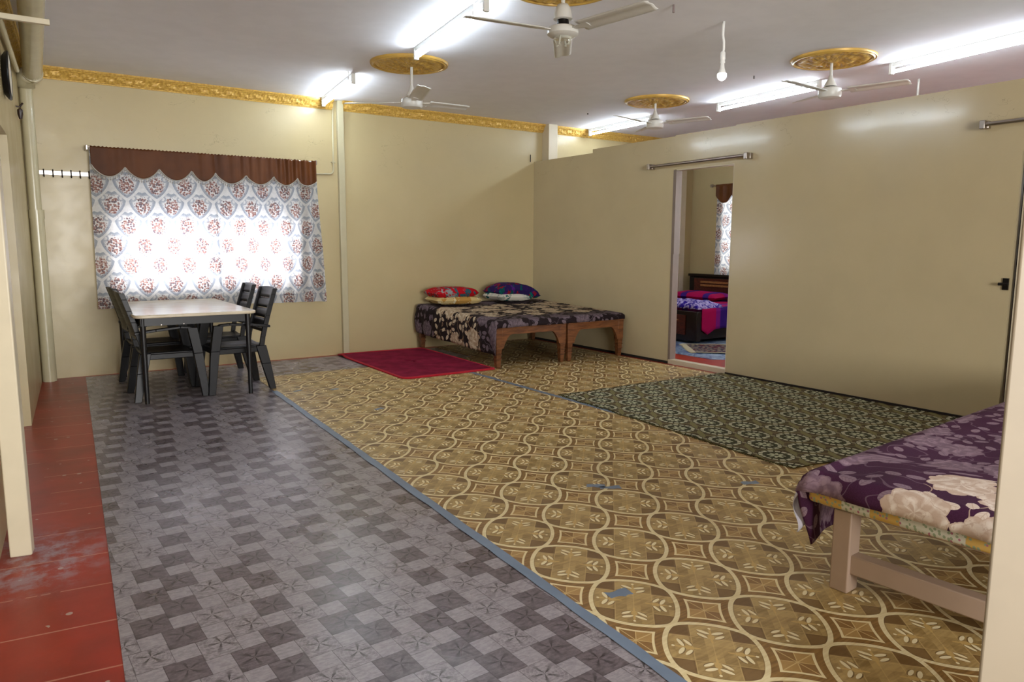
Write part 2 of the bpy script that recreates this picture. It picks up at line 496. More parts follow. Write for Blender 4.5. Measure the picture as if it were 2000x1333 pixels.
def thing(name, label, cat, loc=(0, 0, 0), rz=0, group=None):
    o = bpy.data.objects.new(name, None); C.objects.link(o); o.location = loc; o.rotation_euler = (0, 0, rz)
    o.empty_display_size = .1
    return tag(o, label, cat, group)
def struct(name, mb, mat, label, cat, **k):
    return tag(obj(name, mb, mat, **k), label, cat, kind='structure')
def dup(root, loc, rz=0, label=None, group=None):
    r = root.copy(); C.objects.link(r); r.location = loc; r.rotation_euler = (0, 0, rz)
    if label: r['label'] = label
    if group: r['group'] = group
    for ch in list(root.children):
        c = ch.copy(); C.objects.link(c); c.parent = r
        for g in ch.children:
            d = g.copy(); C.objects.link(d); d.parent = c
    return r

# ------------------------------------------------------------------ room shell
YB, XR, X2, ZC = 8.722, 6.295, 9.632, 3.095
YR = -2.6
def xl(y): return -.379+.06*y             # left wall plane
struct('floor', MB().box((-1.7, YR, -.12), (X2+.1, YB+.1, 0)), m_red, 'red oxide cement floor with pale joint lines', 'floor')
struct('ceiling', MB().box((-1.7, YR, ZC), (X2+.1, YB+.1, ZC+.15)), m_ceil, 'flat off-white painted ceiling', 'ceiling')
def wall_hole_y(y0, y1, xa, xb, za, zb, holes):
    mb = MB(); xs = xa
    for (h0, h1, g0, g1) in holes:
        mb.box((xs, y0, za), (h0, y1, zb)); mb.box((h0, y0, za), (h1, y1, g0)); mb.box((h0, y0, g1), (h1, y1, zb)); xs = h1
    return mb.box((xs, y0, za), (xb, y1, zb))
def wall_hole_x(x0, x1, ya, yb, za, zb, holes):
    mb = MB(); ys = ya
    for (h0, h1, g0, g1) in holes:
        mb.box((x0, ys, za), (x1, h0, zb)); mb.box((x0, h0, za), (x1, h1, g0)); mb.box((x0, h0, g1), (x1, h1, zb)); ys = h1
    return mb.box((x0, ys, za), (x1, yb, zb))
WH = (.90, 2.775, .91, 2.12)
struct('wall_back', wall_hole_y(YB, YB+.2, -.35, X2, 0, ZC, [WH]), m_wall, 'cream back wall with the curtained window', 'wall')
struct('wall_far_right', wall_hole_x(X2, X2+.2, YR, YB+.2, 0, ZC, [(1.8, 4.2, .8, 2.3), (6.7, 7.95, 1.0, 2.2)]), m_wall, 'cream end wall of the adjoining bedroom behind the dark bed', 'wall')  # the nearer, unseen opening is made up to admit the side fill
struct('wall_rear', wall_hole_y(YR-.2, YR, -1.7, X2+.1, 0, ZC, [(-.5, 3.6, .6, 2.7)]), m_wall, 'cream wall behind the viewpoint with an assumed opening', 'wall')  # unseen opening is assumed, cut to let the added rear light in
struct('wall_far_left', MB().box((-1.7, YR, 0), (-1.6, YB+.2, ZC)), m_wall, 'cream wall beyond the left doorway', 'wall')

# left wall: pier, lintel over the doorway, near stretch
mb = MB()
def lseg(y0, y1, z0, z1, th=.14):
    mb.prism([(xl(y0), y0), (xl(y1), y1), (xl(y1)-th, y1), (xl(y0)-th, y0)][::-1], z0, z1)
lseg(6.555, YB, 0, ZC); lseg(4.25, 6.555, 2.164, ZC); lseg(YR, 4.25, 0, ZC)
struct('wall_left', mb, m_wall, 'cream left wall with a doorway beside the near post', 'wall')

# right partition with doorway, uneven top
def xp(y): return XR
mb = MB()
XT = XR+.085
mb.box((XR, 7.42, 0), (XT, YB, 2.565)); mb.box((XR, 5.98, 0), (XT, 7.42, 2.612))
mb.box((XR, 5.14, 0), (XT, 5.98, .045)); mb.box((XR, 5.14, 2.24), (XT, 5.98, 2.622)); mb.box((XR, 2.475, 0), (XT, 5.14, 2.632))
mb.box((XR, 1.55, 2.10), (XT, 2.475, 2.636)); mb.box((XR, YR, 0), (XT, 1.55, 2.64))
struct('wall_right', mb, m_wall2, 'glossy cream partition wall stopping short of the ceiling', 'wall')
t = thing('door_2', 'cream door leaf shut at the near end of the partition', 'door', (XR+.05, 2.46, 0)); t['kind'] = 'structure'
obj('door_leaf', MB().box((XR+.012, 1.57, .01), (XR+.05, 2.448, 2.08)), m_cream, t)
obj('gap_shade', MB().box((XR+.055, 1.56, .005), (XR+.08, 2.47, 2.095)), m_dark, t)  # dark panel standing in for the shade in the gap beside the leaf
lk = MB().box((XR-.012, 2.484, 1.06), (XR-.001, 2.525, 1.15)).tube([(XR-.01, 2.505, 1.10), (XR-.05, 2.505, 1.10)], .010).tube([(XR-.045, 2.47, 1.105), (XR-.045, 2.54, 1.105)], .012)
tag(obj('door_latch', lk, m_darkmetal, smooth='auto'), 'small dark metal latch beside the black door gap', 'latch')
# first doorway frame: mauve jamb, cream threshold
t = thing('door_1', 'open doorway through the partition with a mauve jamb', 'doorway', (XR, 5.56, 0)); t['kind'] = 'structure'
obj('jamb', MB().box((XR-.004, 5.955, .045), (XT+.004, 5.99, 1.28)).box((XR-.004, 5.948, 1.28), (XT+.004, 5.99, 2.235)), m_mauve, t)
obj('threshold', MB().box((XR-.006, 5.142, .0), (XT+.006, 5.978, .052)), m_cream, t)
obj('lining', MB().box((XR+.002, 5.136, .045), (XT-.002, 5.150, 2.24)).box((XR+.002, 5.15, 2.228), (XT-.002, 5.955, 2.243)), m_cream, t)

# posts framing the view
struct('trim_1', MB().prism([(-.115, 3.80), (-.031, 3.785), (-.020, 3.86), (-.10, 3.875)], 0.0, 2.75), m_cream, 'narrow cream door post standing on the red floor at the left', 'post', bevel=.006)
c0 = Vector((1.98, .766))
dd = Vector((.62, -.78)).normalized(); nn_ = Vector((.945, .327))
P4 = [c0, c0+dd*.42, c0+dd*.42+nn_*.2, c0+nn_*.2]
struct('trim_2', MB().prism([tuple(p) for p in P4], 0, ZC), simple('pillar_paint', '9F9381', .45, vary=.05), 'broad cream pillar close to the camera at the right edge', 'pillar', bevel=.008)

# cornice: moulded profile swept along walls
def cornice(name, p0, p1, nrm, label):
    p0 = Vector(p0); p1 = Vector(p1); L = (p1-p0).length; prof = [(0, -.112), (.012, -.112), (.016, -.100), (.024, -.098), (.030, -.088), (.040, -.075), (.048, -.055), (.058, -.038), (.070, -.030), (.074, -.022), (.082, -.018), (.088, -.004), (.088, 0), (0, 0)]
    mb = MB(); n = max(2, int(L/.02))
    dr = (p1-p0).normalized(); nr = Vector(nrm)
    for i in range(n+1):
        s_ = L*i/n
        for k, (a, b) in enumerate(prof):
            amp = 0
            if 4 <= k <= 7: amp = .007*math.sin(s_*2*PI/.075)*math.sin(s_*2*PI/.031+k)+.004*math.sin(s_*2*PI/.15+k*1.5)
            mb.v.append(tuple(p0+dr*s_+nr*(a+amp)+Vector((0, 0, b))))
    m_ = len(prof)
    for i in range(n):
        for k in range(m_):
            a = i*m_+k; b = i*m_+(k+1) % m_; mb.f.append((a, b, b+m_, a+m_))
    mb.f.append(tuple(range(m_-1, -1, -1))); mb.f.append(tuple(n*m_+k for k in range(m_)))
    return struct(name, mb, m_gold, label, 'cornice')
cornice('trim_3', (.15, YB, ZC), (3.285, YB, ZC), (0, -1, 0), 'gold moulded cornice above the curtained window')
cornice('trim_4', (3.40, YB, ZC), (6.46, YB, ZC), (0, -1, 0), 'gold moulded cornice between the two wall posts')
cornice('trim_5', (6.60, YB, ZC), (X2, YB, ZC), (0, -1, 0), 'gold moulded cornice over the adjoining bedroom')
cornice('trim_6', (xl(2.5), 2.5, ZC), (xl(YB), YB, ZC), (1, -.06, 0), 'gold moulded cornice on the left wall behind the thick pipe')
struct('trim_7', MB().box((3.335, YB-.055, 0), (3.413, YB, ZC)), m_pipe, 'slim cream post on the back wall beside the red carpet', 'post', bevel=.006)
struct('trim_8', MB().box((6.44, YB-.16, 0), (6.60, YB, ZC)), m_cream, 'cream post on the back wall above the partition corner', 'post', bevel=.006)
struct('trim_9', MB().box((9.30, YB-.06, 0), (9.42, YB, ZC)), m_cream, 'cream post in the far corner seen through the doorway', 'post', bevel=.006)
struct('baseboard_right', MB().box((XR-.010, 5.99, 0), (XR, YB, .028)).box((XR-.010, 2.5, 0), (XR, 5.14, .022)), m_dark, 'thin dark strip at the foot of the partition', 'baseboard')

# window: frame, mullion, grille and panes
t = thing('window_1', 'wide window glowing behind the floral curtains', 'window', (1.84, YB+.1, .91)); t['kind'] = 'structure'
fr = MB()
for a, b in (((.90, .91), (.95, 2.12)), ((2.725, .91), (2.775, 2.12)), ((.90, .91), (2.775, .96)), ((.90, 2.07), (2.775, 2.12)), ((1.815, .91), (1.90, 2.12))):
    fr.box((a[0], YB+.07, a[1]), (b[0], YB+.13, b[1]))
obj('window_frame', fr, m_cream, t)
gl = MB()
for k in range(8): z_ = 1.02+k*.13; gl.box((.95, YB+.045, z_), (2.725, YB+.053, z_+.008))
obj('grille', gl, m_whitem, t)
def glass_mat(name, tint):
    g = bpy.data.materials.new(name); g.use_nodes = True; nt = g.node_tree
    tr = nt.nodes.new('ShaderNodeBsdfTransparent'); tr.inputs[0].default_value = (tint, tint, tint*1.04, 1)
    gl = nt.nodes.new('ShaderNodeBsdfGlossy'); gl.inputs['Roughness'].default_value = .03
    mx = nt.nodes.new('ShaderNodeMixShader'); mx.inputs[0].default_value = .06
    nt.links.new(tr.outputs[0], mx.inputs[1]); nt.links.new(gl.outputs[0], mx.inputs[2]); nt.links.new(mx.outputs[0], nt.nodes['Material Output'].inputs[0])
    return g
glass = glass_mat('window_glass', .97); glass_dim = glass_mat('dimming_window_glass', .42)
for xa_, xb_ in ((.95, 1.815), (1.90, 2.725)):
    obj('pane', MB().box((xa_, YB+.098, .96), (xb_, YB+.102, 1.60)), glass, t)
    obj('pane', MB().box((xa_, YB+.098, 1.60), (xb_, YB+.102, 2.07)), glass_dim, t)  # upper panes: made-up tint that dims the daylight on the curtain top
mb = MB()
for a, b in (((6.70, 1.0), (6.75, 2.2)), ((7.90, 1.0), (7.95, 2.2)), ((6.7, 1.0), (7.95, 1.05)), ((6.7, 2.15), (7.95, 2.2))):
    mb.box((X2+.07, a[0], a[1]), (X2+.13, b[0], b[1]))
struct('window_2', mb, m_cream, 'bedroom window frame behind the sliver of curtain', 'window')

# ------------------------------------------------------------------ floor coverings
def tape_x(y): return 1.590+.0510*y
def tape2_x(y): return 4.085-.010*y
g = MB().prism([(.065+.0527*YR, YR), (tape_x(YR)+.02, YR), (tape_x(7.6)+.02, 7.6), (4.6, 7.62), (4.6, 8.60), (.52, 8.64)], .0, .003)
tag(obj('vinyl_sheet', g, grey_vinyl()), 'grey pinwheel-tile vinyl sheet from the foreground to the dining table', 'floor covering')
g = MB().prism([(tape_x(YR), YR), (tape2_x(YR), YR), (tape2_x(7.63), 7.63), (tape_x(7.63), 7.63)], .0032, .0062)
tag(obj('vinyl_sheet', g, gold_vinyl()), 'gold vinyl sheet with circle and fleur pattern in the middle of the room', 'floor covering')
g = MB().prism([(tape2_x(YR), YR), (6.20, YR), (6.20, 8.65), (4.62, 8.65), (4.62, 7.63), (tape2_x(7.63), 7.63)], .0032, .0062)
tag(obj('vinyl_sheet', g, gold_vinyl((.06, .17))), 'gold vinyl sheet under the two wooden cots along the partition', 'floor covering')
m_tape = simple('grey_blue_tape', '7688A0', .4, vary=.12)
def tape(name, p, q, w_, z_, label, n=24, wav=.004):
    p = Vector(p); q = Vector(q); d_ = (q-p).normalized(); nr = Vector((-d_.y, d_.x)); mb = MB()
    L = []; R = []
    for i in range(n+1):
        c = p.lerp(q, i/n)
        L.append(c+nr*(w_/2+random.uniform(-wav, wav))); R.append(c-nr*(w_/2+random.uniform(-wav, wav)))
    mb.v = [(*v, z_) for v in L]+[(*v, z_) for v in R]+[(*v, z_+.0006) for v in L]+[(*v, z_+.0006) for v in R]
    m_ = n+1
    for i in range(n):
        mb.f.append((2*m_+i, 3*m_+i, 3*m_+i+1, 2*m_+i+1)); mb.f.append((i, i+1, m_+i+1, m_+i))
        mb.f.append((i, 2*m_+i, 2*m_+i+1, i+1)); mb.f.append((m_+i, m_+i+1, 3*m_+i+1, 3*m_+i))
    mb.f.append((0, m_, 3*m_, 2*m_)); mb.f.append((n, 2*m_+n, 3*m_+n, m_+n))
    return tag(obj(name, mb, m_tape), label, 'tape')
tape('tape_strip', (tape_x(.3), .3), (tape_x(6.85), 6.85), .052, .0064, 'long blue-grey tape strip between the grey and the gold vinyl', 60)
tape('tape_strip', (tape2_x(4.4), 4.4), (tape2_x(7.0), 7.0), .055, .0064, 'blue-grey tape strip running from the red carpet to the green mat', 20)
for (a, b, w_, lab) in (((2.655, 3.13), (2.735, 3.06), .045, 'larger ragged tape patch in the middle of the gold vinyl'),
                        ((2.69, 3.055), (2.80, 3.00), .045, 'smaller ragged tape patch touching the larger one'),
                        ((1.862, 2.05), (1.962, 2.035), .05, 'tape patch on the gold vinyl nearest the long tape strip'),
                        ((3.44, 2.655), (3.54, 2.615), .045, 'tape patch on the gold vinyl just left of the near bed'),
                        ((2.42, 5.60), (2.50, 5.63), .05, 'faint tape patch on the gold vinyl between table and red carpet'),
                        ((2.40, 6.60), (2.48, 6.63), .05, 'faint small tape patch below the red carpet corner'),
                        ((2.08, 6.72), (2.16, 6.75), .05, 'faint tape patch beside the right rear chair leg')):
    tape('tape_patch', a, b, w_, .0064, lab, 5, .009)
# red carpet
def carpet():
    cs = [Vector(p) for p in ((3.235, 8.66), (3.205, 6.69), (4.345, 6.70), (4.40, 8.60))]
    rnd = []
    for i, c in enumerate(cs):
        a = cs[i-1]; b = cs[(i+1) % 4]; r_ = .12 if i == 1 else .05
        pa = c+(a-c).normalized()*r_; pb = c+(b-c).normalized()*r_
        for k in range(6):
            t_ = k/5; rnd.append(pa*(1-t_)**2+c*2*t_*(1-t_)+pb*t_*t_)
        nx = b-(b-c).normalized()*r_
        for k in range(1, 14):
            t_ = k/14; q = pb.lerp(nx, t_); rnd.append(q)
    return rnd
cp = carpet(); cen = sum(cp, Vector((0, 0)))/len(cp)
t = thing('carpet', 'magenta-red carpet with bright red edge lying beside the cots', 'carpet', (3.8, 7.7, .0062))
m = M('magenta_pile', .95, .1); m.coord(); n = m.noise(m.vec, 5, 4, .6)
m.set('Base Color', m.mix(n.step(.3, .7), '6C122B', '881F3C')); m.bump(m.noise(m.vec, 180, 2), .5, .004)
mb = MB(); K = len(cp); n_ = 8
for j in range(n_+1):
    for p in cp:
        q = cen.lerp(p, .02+.955*j/n_); mb.v.append((q.x, q.y, .020+.004*mnoise.noise(Vector((q.x*3, q.y*3, 0)))))
for j in range(n_):
    for k in range(K): a = j*K+k; b = j*K+(k+1) % K; mb.f.append((a, b, b+K, a+K))
mb.f.append(tuple(range(K)))
obj('pile', mb, m.m, t, smooth=True)
m = simple('red_binding', 'A80C22', .9, bump=.5, bscale=120)
mb = MB()
prof = [(.95, .0075), (.95, .022), (.975, .026), (.995, .020), (1.0, .0075)]
for s_, z_ in prof:
    for p in cp:
        q = cen.lerp(p, s_); lift = max(0, .03-.3*(q-Vector((3.25, 8.5))).length)
        mb.v.append((q.x, q.y, z_+lift))
for j in range(4):
    for k in range(K): a = j*K+k; b = j*K+(k+1) % K; mb.f.append((a, b, b+K, a+K))
for k in range(K): a = k; b = (k+1) % K; mb.f.append((b, a, a+4*K, b+4*K))
obj('edge_binding', mb, m, t, smooth=True)
# green woven mat with wavy edges and fringe
t = thing('woven_mat', 'dark green woven mat with cream flower medallions beside the partition', 'mat', (5.1, 4.0, .0062))
cs = [Vector(p) for p in ((4.08, 5.20), (3.93, 2.66), (6.22, 2.20), (6.24, 5.16))]
def quad(u, v): return (cs[0].lerp(cs[3], u)).lerp(cs[1].lerp(cs[2], u), v)
def matp(u, v):
    q = quad(u, v)
    e = min(u, 1-u, v, 1-v)
    wv = .022*max(0, 1-e/.05)
    q = q+Vector((mnoise.noise(Vector((q.y*5, 1, 3)))*wv*1.6, mnoise.noise(Vector((q.x*4, 7, 3)))*wv))
    z_ = .0085+.006*max(0, mnoise.noise(Vector((q.x*2.5, q.y*2.5, 0))))+max(0, 1-e/.03)*.006*(1+mnoise.noise(Vector((q.x*9, q.y*9, 5))))
    return (q.x, q.y, z_)
obj('mat_cloth', MB().grid(90, 100, matp), mat_mat(), t, smooth=True, solid=.003)
m_fr = simple('olive_fringe', '4B4A26', .9)
mb = MB()
for k in range(230):
    u = k/229; x_, y_, z_ = matp(u, 0); a = random.uniform(-.5, .5); l_ = random.uniform(.012, .035)
    mb.tube([(x_, y_-.003, z_), (x_+a*l_*.5, y_+l_*.5, .012), (x_+a*l_, y_+l_, .0085)], .0022, 4)
for k in range(240):
    v = k/239; x_, y_, z_ = matp(0, v); a = random.uniform(-.5, .5); l_ = random.uniform(.006, .02)
    mb.tube([(x_+.003, y_, z_), (x_-l_, y_+a*l_, .0085)], .002, 4)
obj('fringe', mb, m_fr, t)

# ------------------------------------------------------------------ curtains on the back wall
m_curt = curtain_mat()
m = M('brown_valance', .55, .3); m.coord(); m.set('Base Color', m.mix(m.noise(m.vec, 3, 3).step(.3, .7), '4A2508', '5E3310'))
m_brown = m.m
m_fringe = simple('silver_grey_fringe', 'A9A59C', .7)
YC = 8.62
def foldy(x, side, z):
    if side == 0: a = .006+.010*max(0, (x-1.55)/.35); f = 26
    else: a = .010+.022*max(0, (x-2.35)/.7); f = 34
    return a*math.sin(x*f+mnoise.noise(Vector((x*2, z*.7, side)))*2)+.006*mnoise.noise(Vector((x*4, z*2, 9)))
def curtain_panel(name, x0t, x1t, x0b, x1b, z0, z1, side, label):
    def fn(u, v):
        xt = x0t+(x1t-x0t)*u; xb = x0b+(x1b-x0b)*u; x = xt+(xb-xt)*v; z = z1+(z0(u)-z1)*v
        return (x, YC+foldy(x, side, z)*(.5+.7*v), z)
    def uvf(u, v):
        p = fn(u, v); k = 1.0 if side == 0 else 1.0+.10*u
        return (1.883+(p[0]-1.883)*k, p[2])
    return tag(obj(name, MB().grid(150, 40, fn, uvf), m_curt, smooth=True), label, 'curtain')
curtain_panel('curtain', .69, 1.895, .675, 1.905, lambda u: .706-.002*u, 2.33, 0, 'left floral curtain panel glowing with daylight behind the table')
curtain_panel('curtain', 1.88, 3.03, 1.895, 3.105, lambda u: .70-.012*u, 2.33, 1, 'right floral curtain panel hanging behind the right-hand chairs')
def valance(name, xs, tops, zp, zl, side, label):
    x0, x1 = xs[0], xs[-1]
    def zb(x):
        for i in range(len(xs)-1):
            if x <= xs[i+1]+1e-6:
                t_ = (x-xs[i])/(xs[i+1]-xs[i]); p = zp[i]+(zp[i+1]-zp[i])*t_
                return p-(p-zl[i])*math.sin(PI*min(max(t_, 0), 1))**.75
        return zp[-1]
    def fy(x, v): 
        a = (.004+.008*max(0, (x-1.6)/.3)) if side == 0 else (.007+.014*max(0, (x-2.4)/.6))
        return YC-.045+a*math.sin(x*(60 if side else 38)+mnoise.noise(Vector((x*3, 0, 2)))*3)*(1-.3*v)-.01*v
    def fn(u, v):
        x = x0+(x1-x0)*u; z = tops+(zb(x)-tops)*v
        zz = z+(.004*math.sin(x*180) if v == 0 else 0)
        return (x, fy(x, v), zz)
    t = thing(name, label, 'valance', ((x0+x1)/2, YC-.04, tops))
    obj('valance_cloth', MB().grid(220, 14, fn), m_brown, t, smooth=True, solid=.003)
    mb = MB(); s_ = 0; x = x0; 
    pts = []
    N = 400
    for i in range(N+1):
        x = x0+(x1-x0)*i/N; pts.append(Vector((x, fy(x, 1)-.004, zb(x))))
    mb.tube([p for p in pts[::4]], .006, 6)
    acc = 0; last = pts[0]
    for p in pts:
        acc += (p-last).length; last = p
        if acc > .022:
            acc = 0; mb.tube([p, p+Vector((random.uniform(-.003, .003), 0, -.022))], .0018, 4)
            mb.lathe([(.001, .0), (.0055, -.006), (.0055, -.012), (.001, -.018)], p+Vector((0, 0, -.02)), 6)
    obj('tassel_fringe', mb, m_fringe, t, smooth=True)
    return t
valance('valance', [.699, 1.001, 1.321, 1.640, 1.883], 2.352, [2.17, 2.165, 2.163, 2.165, 2.15], [2.055, 2.046, 2.046, 2.05], 0, 'left brown scalloped valance with smooth flat cloth')
valance('valance', [1.883, 2.206, 2.513, 2.785, 3.012], 2.352, [2.15, 2.145, 2.148, 2.139, 2.11], [2.041, 2.045, 2.05, 2.055], 1, 'right brown scalloped valance gathered into tight folds')
t = thing('curtain_rod', 'curtain rod of the main window carrying the brown valances', 'curtain rod', (1.85, YC-.03, 2.34))
obj('rod', MB().tube([(.675, YC-.025, 2.342), (3.02, YC-.025, 2.342)], .009), m_steel, t, smooth='auto')
for x_ in (.672, 3.024): obj('bracket', MB().box((x_-.010, YC-.04, 2.31), (x_+.010, YB-.002, 2.362)), m_steel, t, bevel=.004)
# steel rods over the two doorways
def door_rod(name, y0, y1, z_, label):
    t = thing(name, label, 'curtain rod', (XR-.06, (y0+y1)/2, z_))
    obj('rod', MB().tube([(XR-.065, y0, z_), (XR-.065, y1, z_+.006)], .016, 14), m_steel, t, smooth='auto')
    for y_ in (y0+.015, y1-.015):
        obj('bracket', MB().box((XR-.095, y_-.02, z_-.035), (XR-.04, y_+.02, z_+.03)).box((XR-.045, y_-.026, z_-.03), (XR-.001, y_+.026, z_+.03)), m_steel, t, bevel=.005)
door_rod('curtain_rod', 6.30, 4.95, 2.295, 'bare steel curtain rod above the open doorway')
door_rod('curtain_rod', 2.72, 1.35, 2.32, 'bare steel curtain rod cut by the right edge of the photo')
# hook rail
t = thing('hook_rail', 'steel hook rail on the back wall left of the curtain', 'hook rail', (.5, YB-.01, 2.07))
obj('rail', MB().box((.255, YB-.012, 2.055), (.72, YB-.001, 2.10)), m_steel, t, bevel=.003)
for k in range(6):
    x_ = .295+k*.078
    obj('hook', MB().tube([(x_, YB-.014, 2.105), (x_, YB-.03, 2.11), (x_, YB-.018, 2.08), (x_, YB-.02, 2.04), (x_, YB-.045, 2.035), (x_, YB-.055, 2.055)], .0055, 6), m_darkmetal, t, smooth=True)
# wall clock seen edge on, socket remains
t = thing('wall_clock', 'round dark-rimmed wall clock on the left wall seen edge-on', 'clock', (xl(6.65), 6.65, 2.60))
CY, CZ = 6.65, 2.60
xw = xl(CY)
rot = Matrix.Translation((xw, CY, CZ)) @ Matrix.Rotation(-.06, 4, 'Z') @ Matrix.Rotation(PI/2, 4, 'Y') @ Matrix.Diagonal((1, 1, .75, 1))
cc_ = obj('clock_case', MB().lathe([(.05, .0), (.135, .004), (.165, .03), (.175, .05), (.168, .062), (.150, .064), (.150, .05)], n=40).xf(rot), m_black, t, smooth='auto')
obj('clock_face', MB().lathe([(.149, .048), (.149, .061)], n=40).xf(rot), m_white, cc_)
LX, LY, LZ = .13, 8.0, 2.57
t = thing('light_fitting', 'broken dark lamp holder on the left wall under the thick pipe', 'lamp holder', (LX, LY, LZ))
m_brownp = simple('brown_bakelite', '2c1a12', .4)
obj('bracket', MB().tube([(xl(LY), LY, LZ+.01), (LX-.03, LY, LZ+.02), (LX, LY, LZ+.015), (LX+.025, LY, LZ+.05)], .008, 8), m_brownp, t, smooth=True)
obj('holder', MB().lathe([(.012, -.09), (.022, -.05), (.022, -.01), (.01, 0)], (LX, LY, LZ), 14), m_brownp, t, smooth='auto')
# plumbing in the left corner
t = thing('drain_pipe', 'thick cream drain pipe along the ceiling and down the left corner', 'pipe', (.2, 8.6, 0))
yv = 8.60
obj('downpipe', MB().tube([(.205, yv, .0), (.205, yv, 1.70)], .062, 20), m_pipe, t, smooth='auto')
obj('downpipe', MB().tube([(.200, yv, 1.69), (.200, yv, 2.90)], .054, 20), m_pipe, t, smooth='auto')
obj('coupling', MB().tube([(.205, yv, 1.62), (.205, yv, 1.705)], .067, 20), m_pipe, t, smooth='auto')
arc = [(.200, yv, 2.87)]+[(.200+.06*(1-math.cos(a)), yv-.10*math.sin(a)-.0, 2.92+.055*math.sin(a)) for a in (.3, .7, 1.1, 1.5)]+[(.26, 8.3, 2.975)]
obj('elbow', MB().tube(arc, .080, 20), m_pipe, t, smooth=True)
obj('ceiling_run', MB().tube([(.262, 8.52, 2.975), (.135, 2.6, 2.975)], .080, 24), m_pipe, t, smooth='auto')
obj('clamp', MB().tube([(.262, 8.50, 2.975), (.261, 8.42, 2.975)], .086, 24), m_pipe, t, smooth='auto')
tag(obj('support_bar', MB().box((xl(5.9), 5.88, 2.815), (.30, 5.915, 2.85)), m_cream, bevel=.003), 'flat cream bar supporting the thick ceiling pipe', 'bar')
tag(obj('thin_pipe', MB().tube([(xl(3.5)+.035, 3.5, 2.88), (xl(7.9)+.035, 7.9, 2.88)], .02, 12), m_pipe, smooth='auto'), 'thin cream pipe along the left wall below the gold cornice', 'pipe')
t = thing('cable_conduit', 'thin cream conduit beside the slim post bending toward the curtain', 'conduit', (3.25, YB-.02, 2.2))
pp = [(3.29, YB-.014, 3.0), (3.28, YB-.014, 2.34)]+[(3.28-.05*(1-math.cos(a)), YB-.014, 2.275-.05*math.sin(a)) for a in (0, .4, .8, 1.2, 1.5)]+[(3.03, YB-.014, 2.215)]
obj('conduit', MB().tube(pp, .010, 8), m_pipe, t, smooth=True)
obj('clip', MB().box((3.255, YB-.03, 2.36), (3.305, YB-.001, 2.372)), m_pipe, t)

# ------------------------------------------------------------------ ceiling: medallions, fans, tubes, bulb
def medallion(c, r, lab):
    t = thing('ceiling_medallion', lab, 'ceiling medallion', (c[0], c[1], ZC))
    obj('rim', MB().lathe([(r, 0), (r, -.010), (r*.985, -.022), (r*.95, -.020), (r*.93, -.030), (r*.90, -.028), (r*.885, -.015), (r*.885, 0)], (*c, ZC), 72), m_goldrim, t, smooth='auto')
    mb = MB()
    def fn(u, v):
        a = 2*PI*u; q = v*r*.9
        h = .010+.010*abs(math.sin(a*8+q*14))*math.sin(PI*min(1, v*1.05))+.008*math.sin(q*50)+.008*abs(math.cos(a*12-q*20))*(v > .45)
        if v < .25: h += .012*(1-v/.25)
        return (c[0]+q*math.cos(a), c[1]+q*math.sin(a), ZC-.004-max(h, 0)*min(1, (1-v)*9+.2))
    mb.grid(192, 26, fn)
    obj('relief', mb, m_gold, t, smooth=True)
def fan(c, zh, angs, lab, ztop=ZC, kind=0, blen=.66):
    t = thing('ceiling_fan', lab, 'ceiling fan', (c[0], c[1], zh))
    obj('down_rod', MB().tube([(c[0], c[1], ztop-.02), (c[0], c[1], zh+.07)], .013, 12), m_whitem, t, smooth='auto')
    cprof = [(.014, .185), (.034, .178), (.050, .155), (.059, .12), (.064, .085), (.056, .08)] if kind else [(.014, .165), (.028, .12), (.050, .08), (.056, .065), (.050, .062)]
    obj('canopy', MB().lathe(cprof, (c[0], c[1], zh+.0), 28), m_whitem, t, smooth='auto')
    if kind == 1:
        prof = [(.03, .05), (.05, .045), (.095, .03), (.105, .012), (.105, -.012), (.085, -.026), (.05, -.032), (.02, -.034)]
    else:
        prof = [(.03, .06), (.07, .05), (.098, .038), (.102, .02), (.102, -.028), (.092, -.042), (.06, -.046), (.05, -.05), (.02, -.05)]
    obj('motor', MB().lathe(prof, (c[0], c[1], zh), 40), m_whitem, t, smooth='auto')
    obj('rotor_neck', MB().lathe([(.038, .085), (.042, .04)], (c[0], c[1], zh), 24), m_darkmetal, t, smooth='auto')
    for a, L in angs:
        mb = MB(); ca, sa = math.cos(a), math.sin(a); pitch = .20
        def bl(u, v):
            s_ = .17+(L-.17)*u; wv = (v-.5)*(.135-.010*u)*(1 if u < .96 else .82)
            h = -wv*pitch+.004*math.cos((v-.5)*PI*3)-.03*0
            return (c[0]+ca*s_-sa*wv, c[1]+sa*s_+ca*wv, zh+.01+h)
        mb.grid(24, 9, bl)
        b = obj('blade', mb, m_whitem, t, smooth=True, solid=.004)
        br = MB().hull8([(c[0]+ca*.09-sa*q, c[1]+sa*.09+ca*q, zh+.006+e) for q, e in ((-.018, 0), (.018, 0), (.018, .005), (-.018, .005))],
                        [(c[0]+ca*.23-sa*q, c[1]+sa*.23+ca*q, zh+.006+e-q*pitch) for q, e in ((-.040, 0), (.040, 0), (.040, .005), (-.040, .005))])
        obj('blade_arm', br, m_whitem, b)
    return t
med = {'A': (3.13, 4.02), 'B': (3.235, 6.52), 'C': (6.46, 6.46), 'D': (6.34, 4.11)}
medallion(med['A'], .37, 'gold ceiling medallion cut off by the top edge of the photo')
medallion(med['B'], .37, 'gold ceiling medallion above the left rear ceiling fan')
medallion(med['C'], .38, 'gold ceiling medallion farthest right at the back, small in view')
medallion(med['D'], .37, 'gold ceiling medallion above the right fan near two tube lights')
R_ = math.radians
fA = fan((3.13, 4.02), 2.795, [(R_(172), .70), (R_(-82), .74), (R_(52), .66)], 'nearest white ceiling fan with a clear caged bulb hanging under it', kind=1)
fan((3.262, 6.53), 2.73, [(R_(-3), .60), (R_(-108), .74), (R_(140), .66)], 'white ceiling fan left rear with one blade pointing up to the camera')
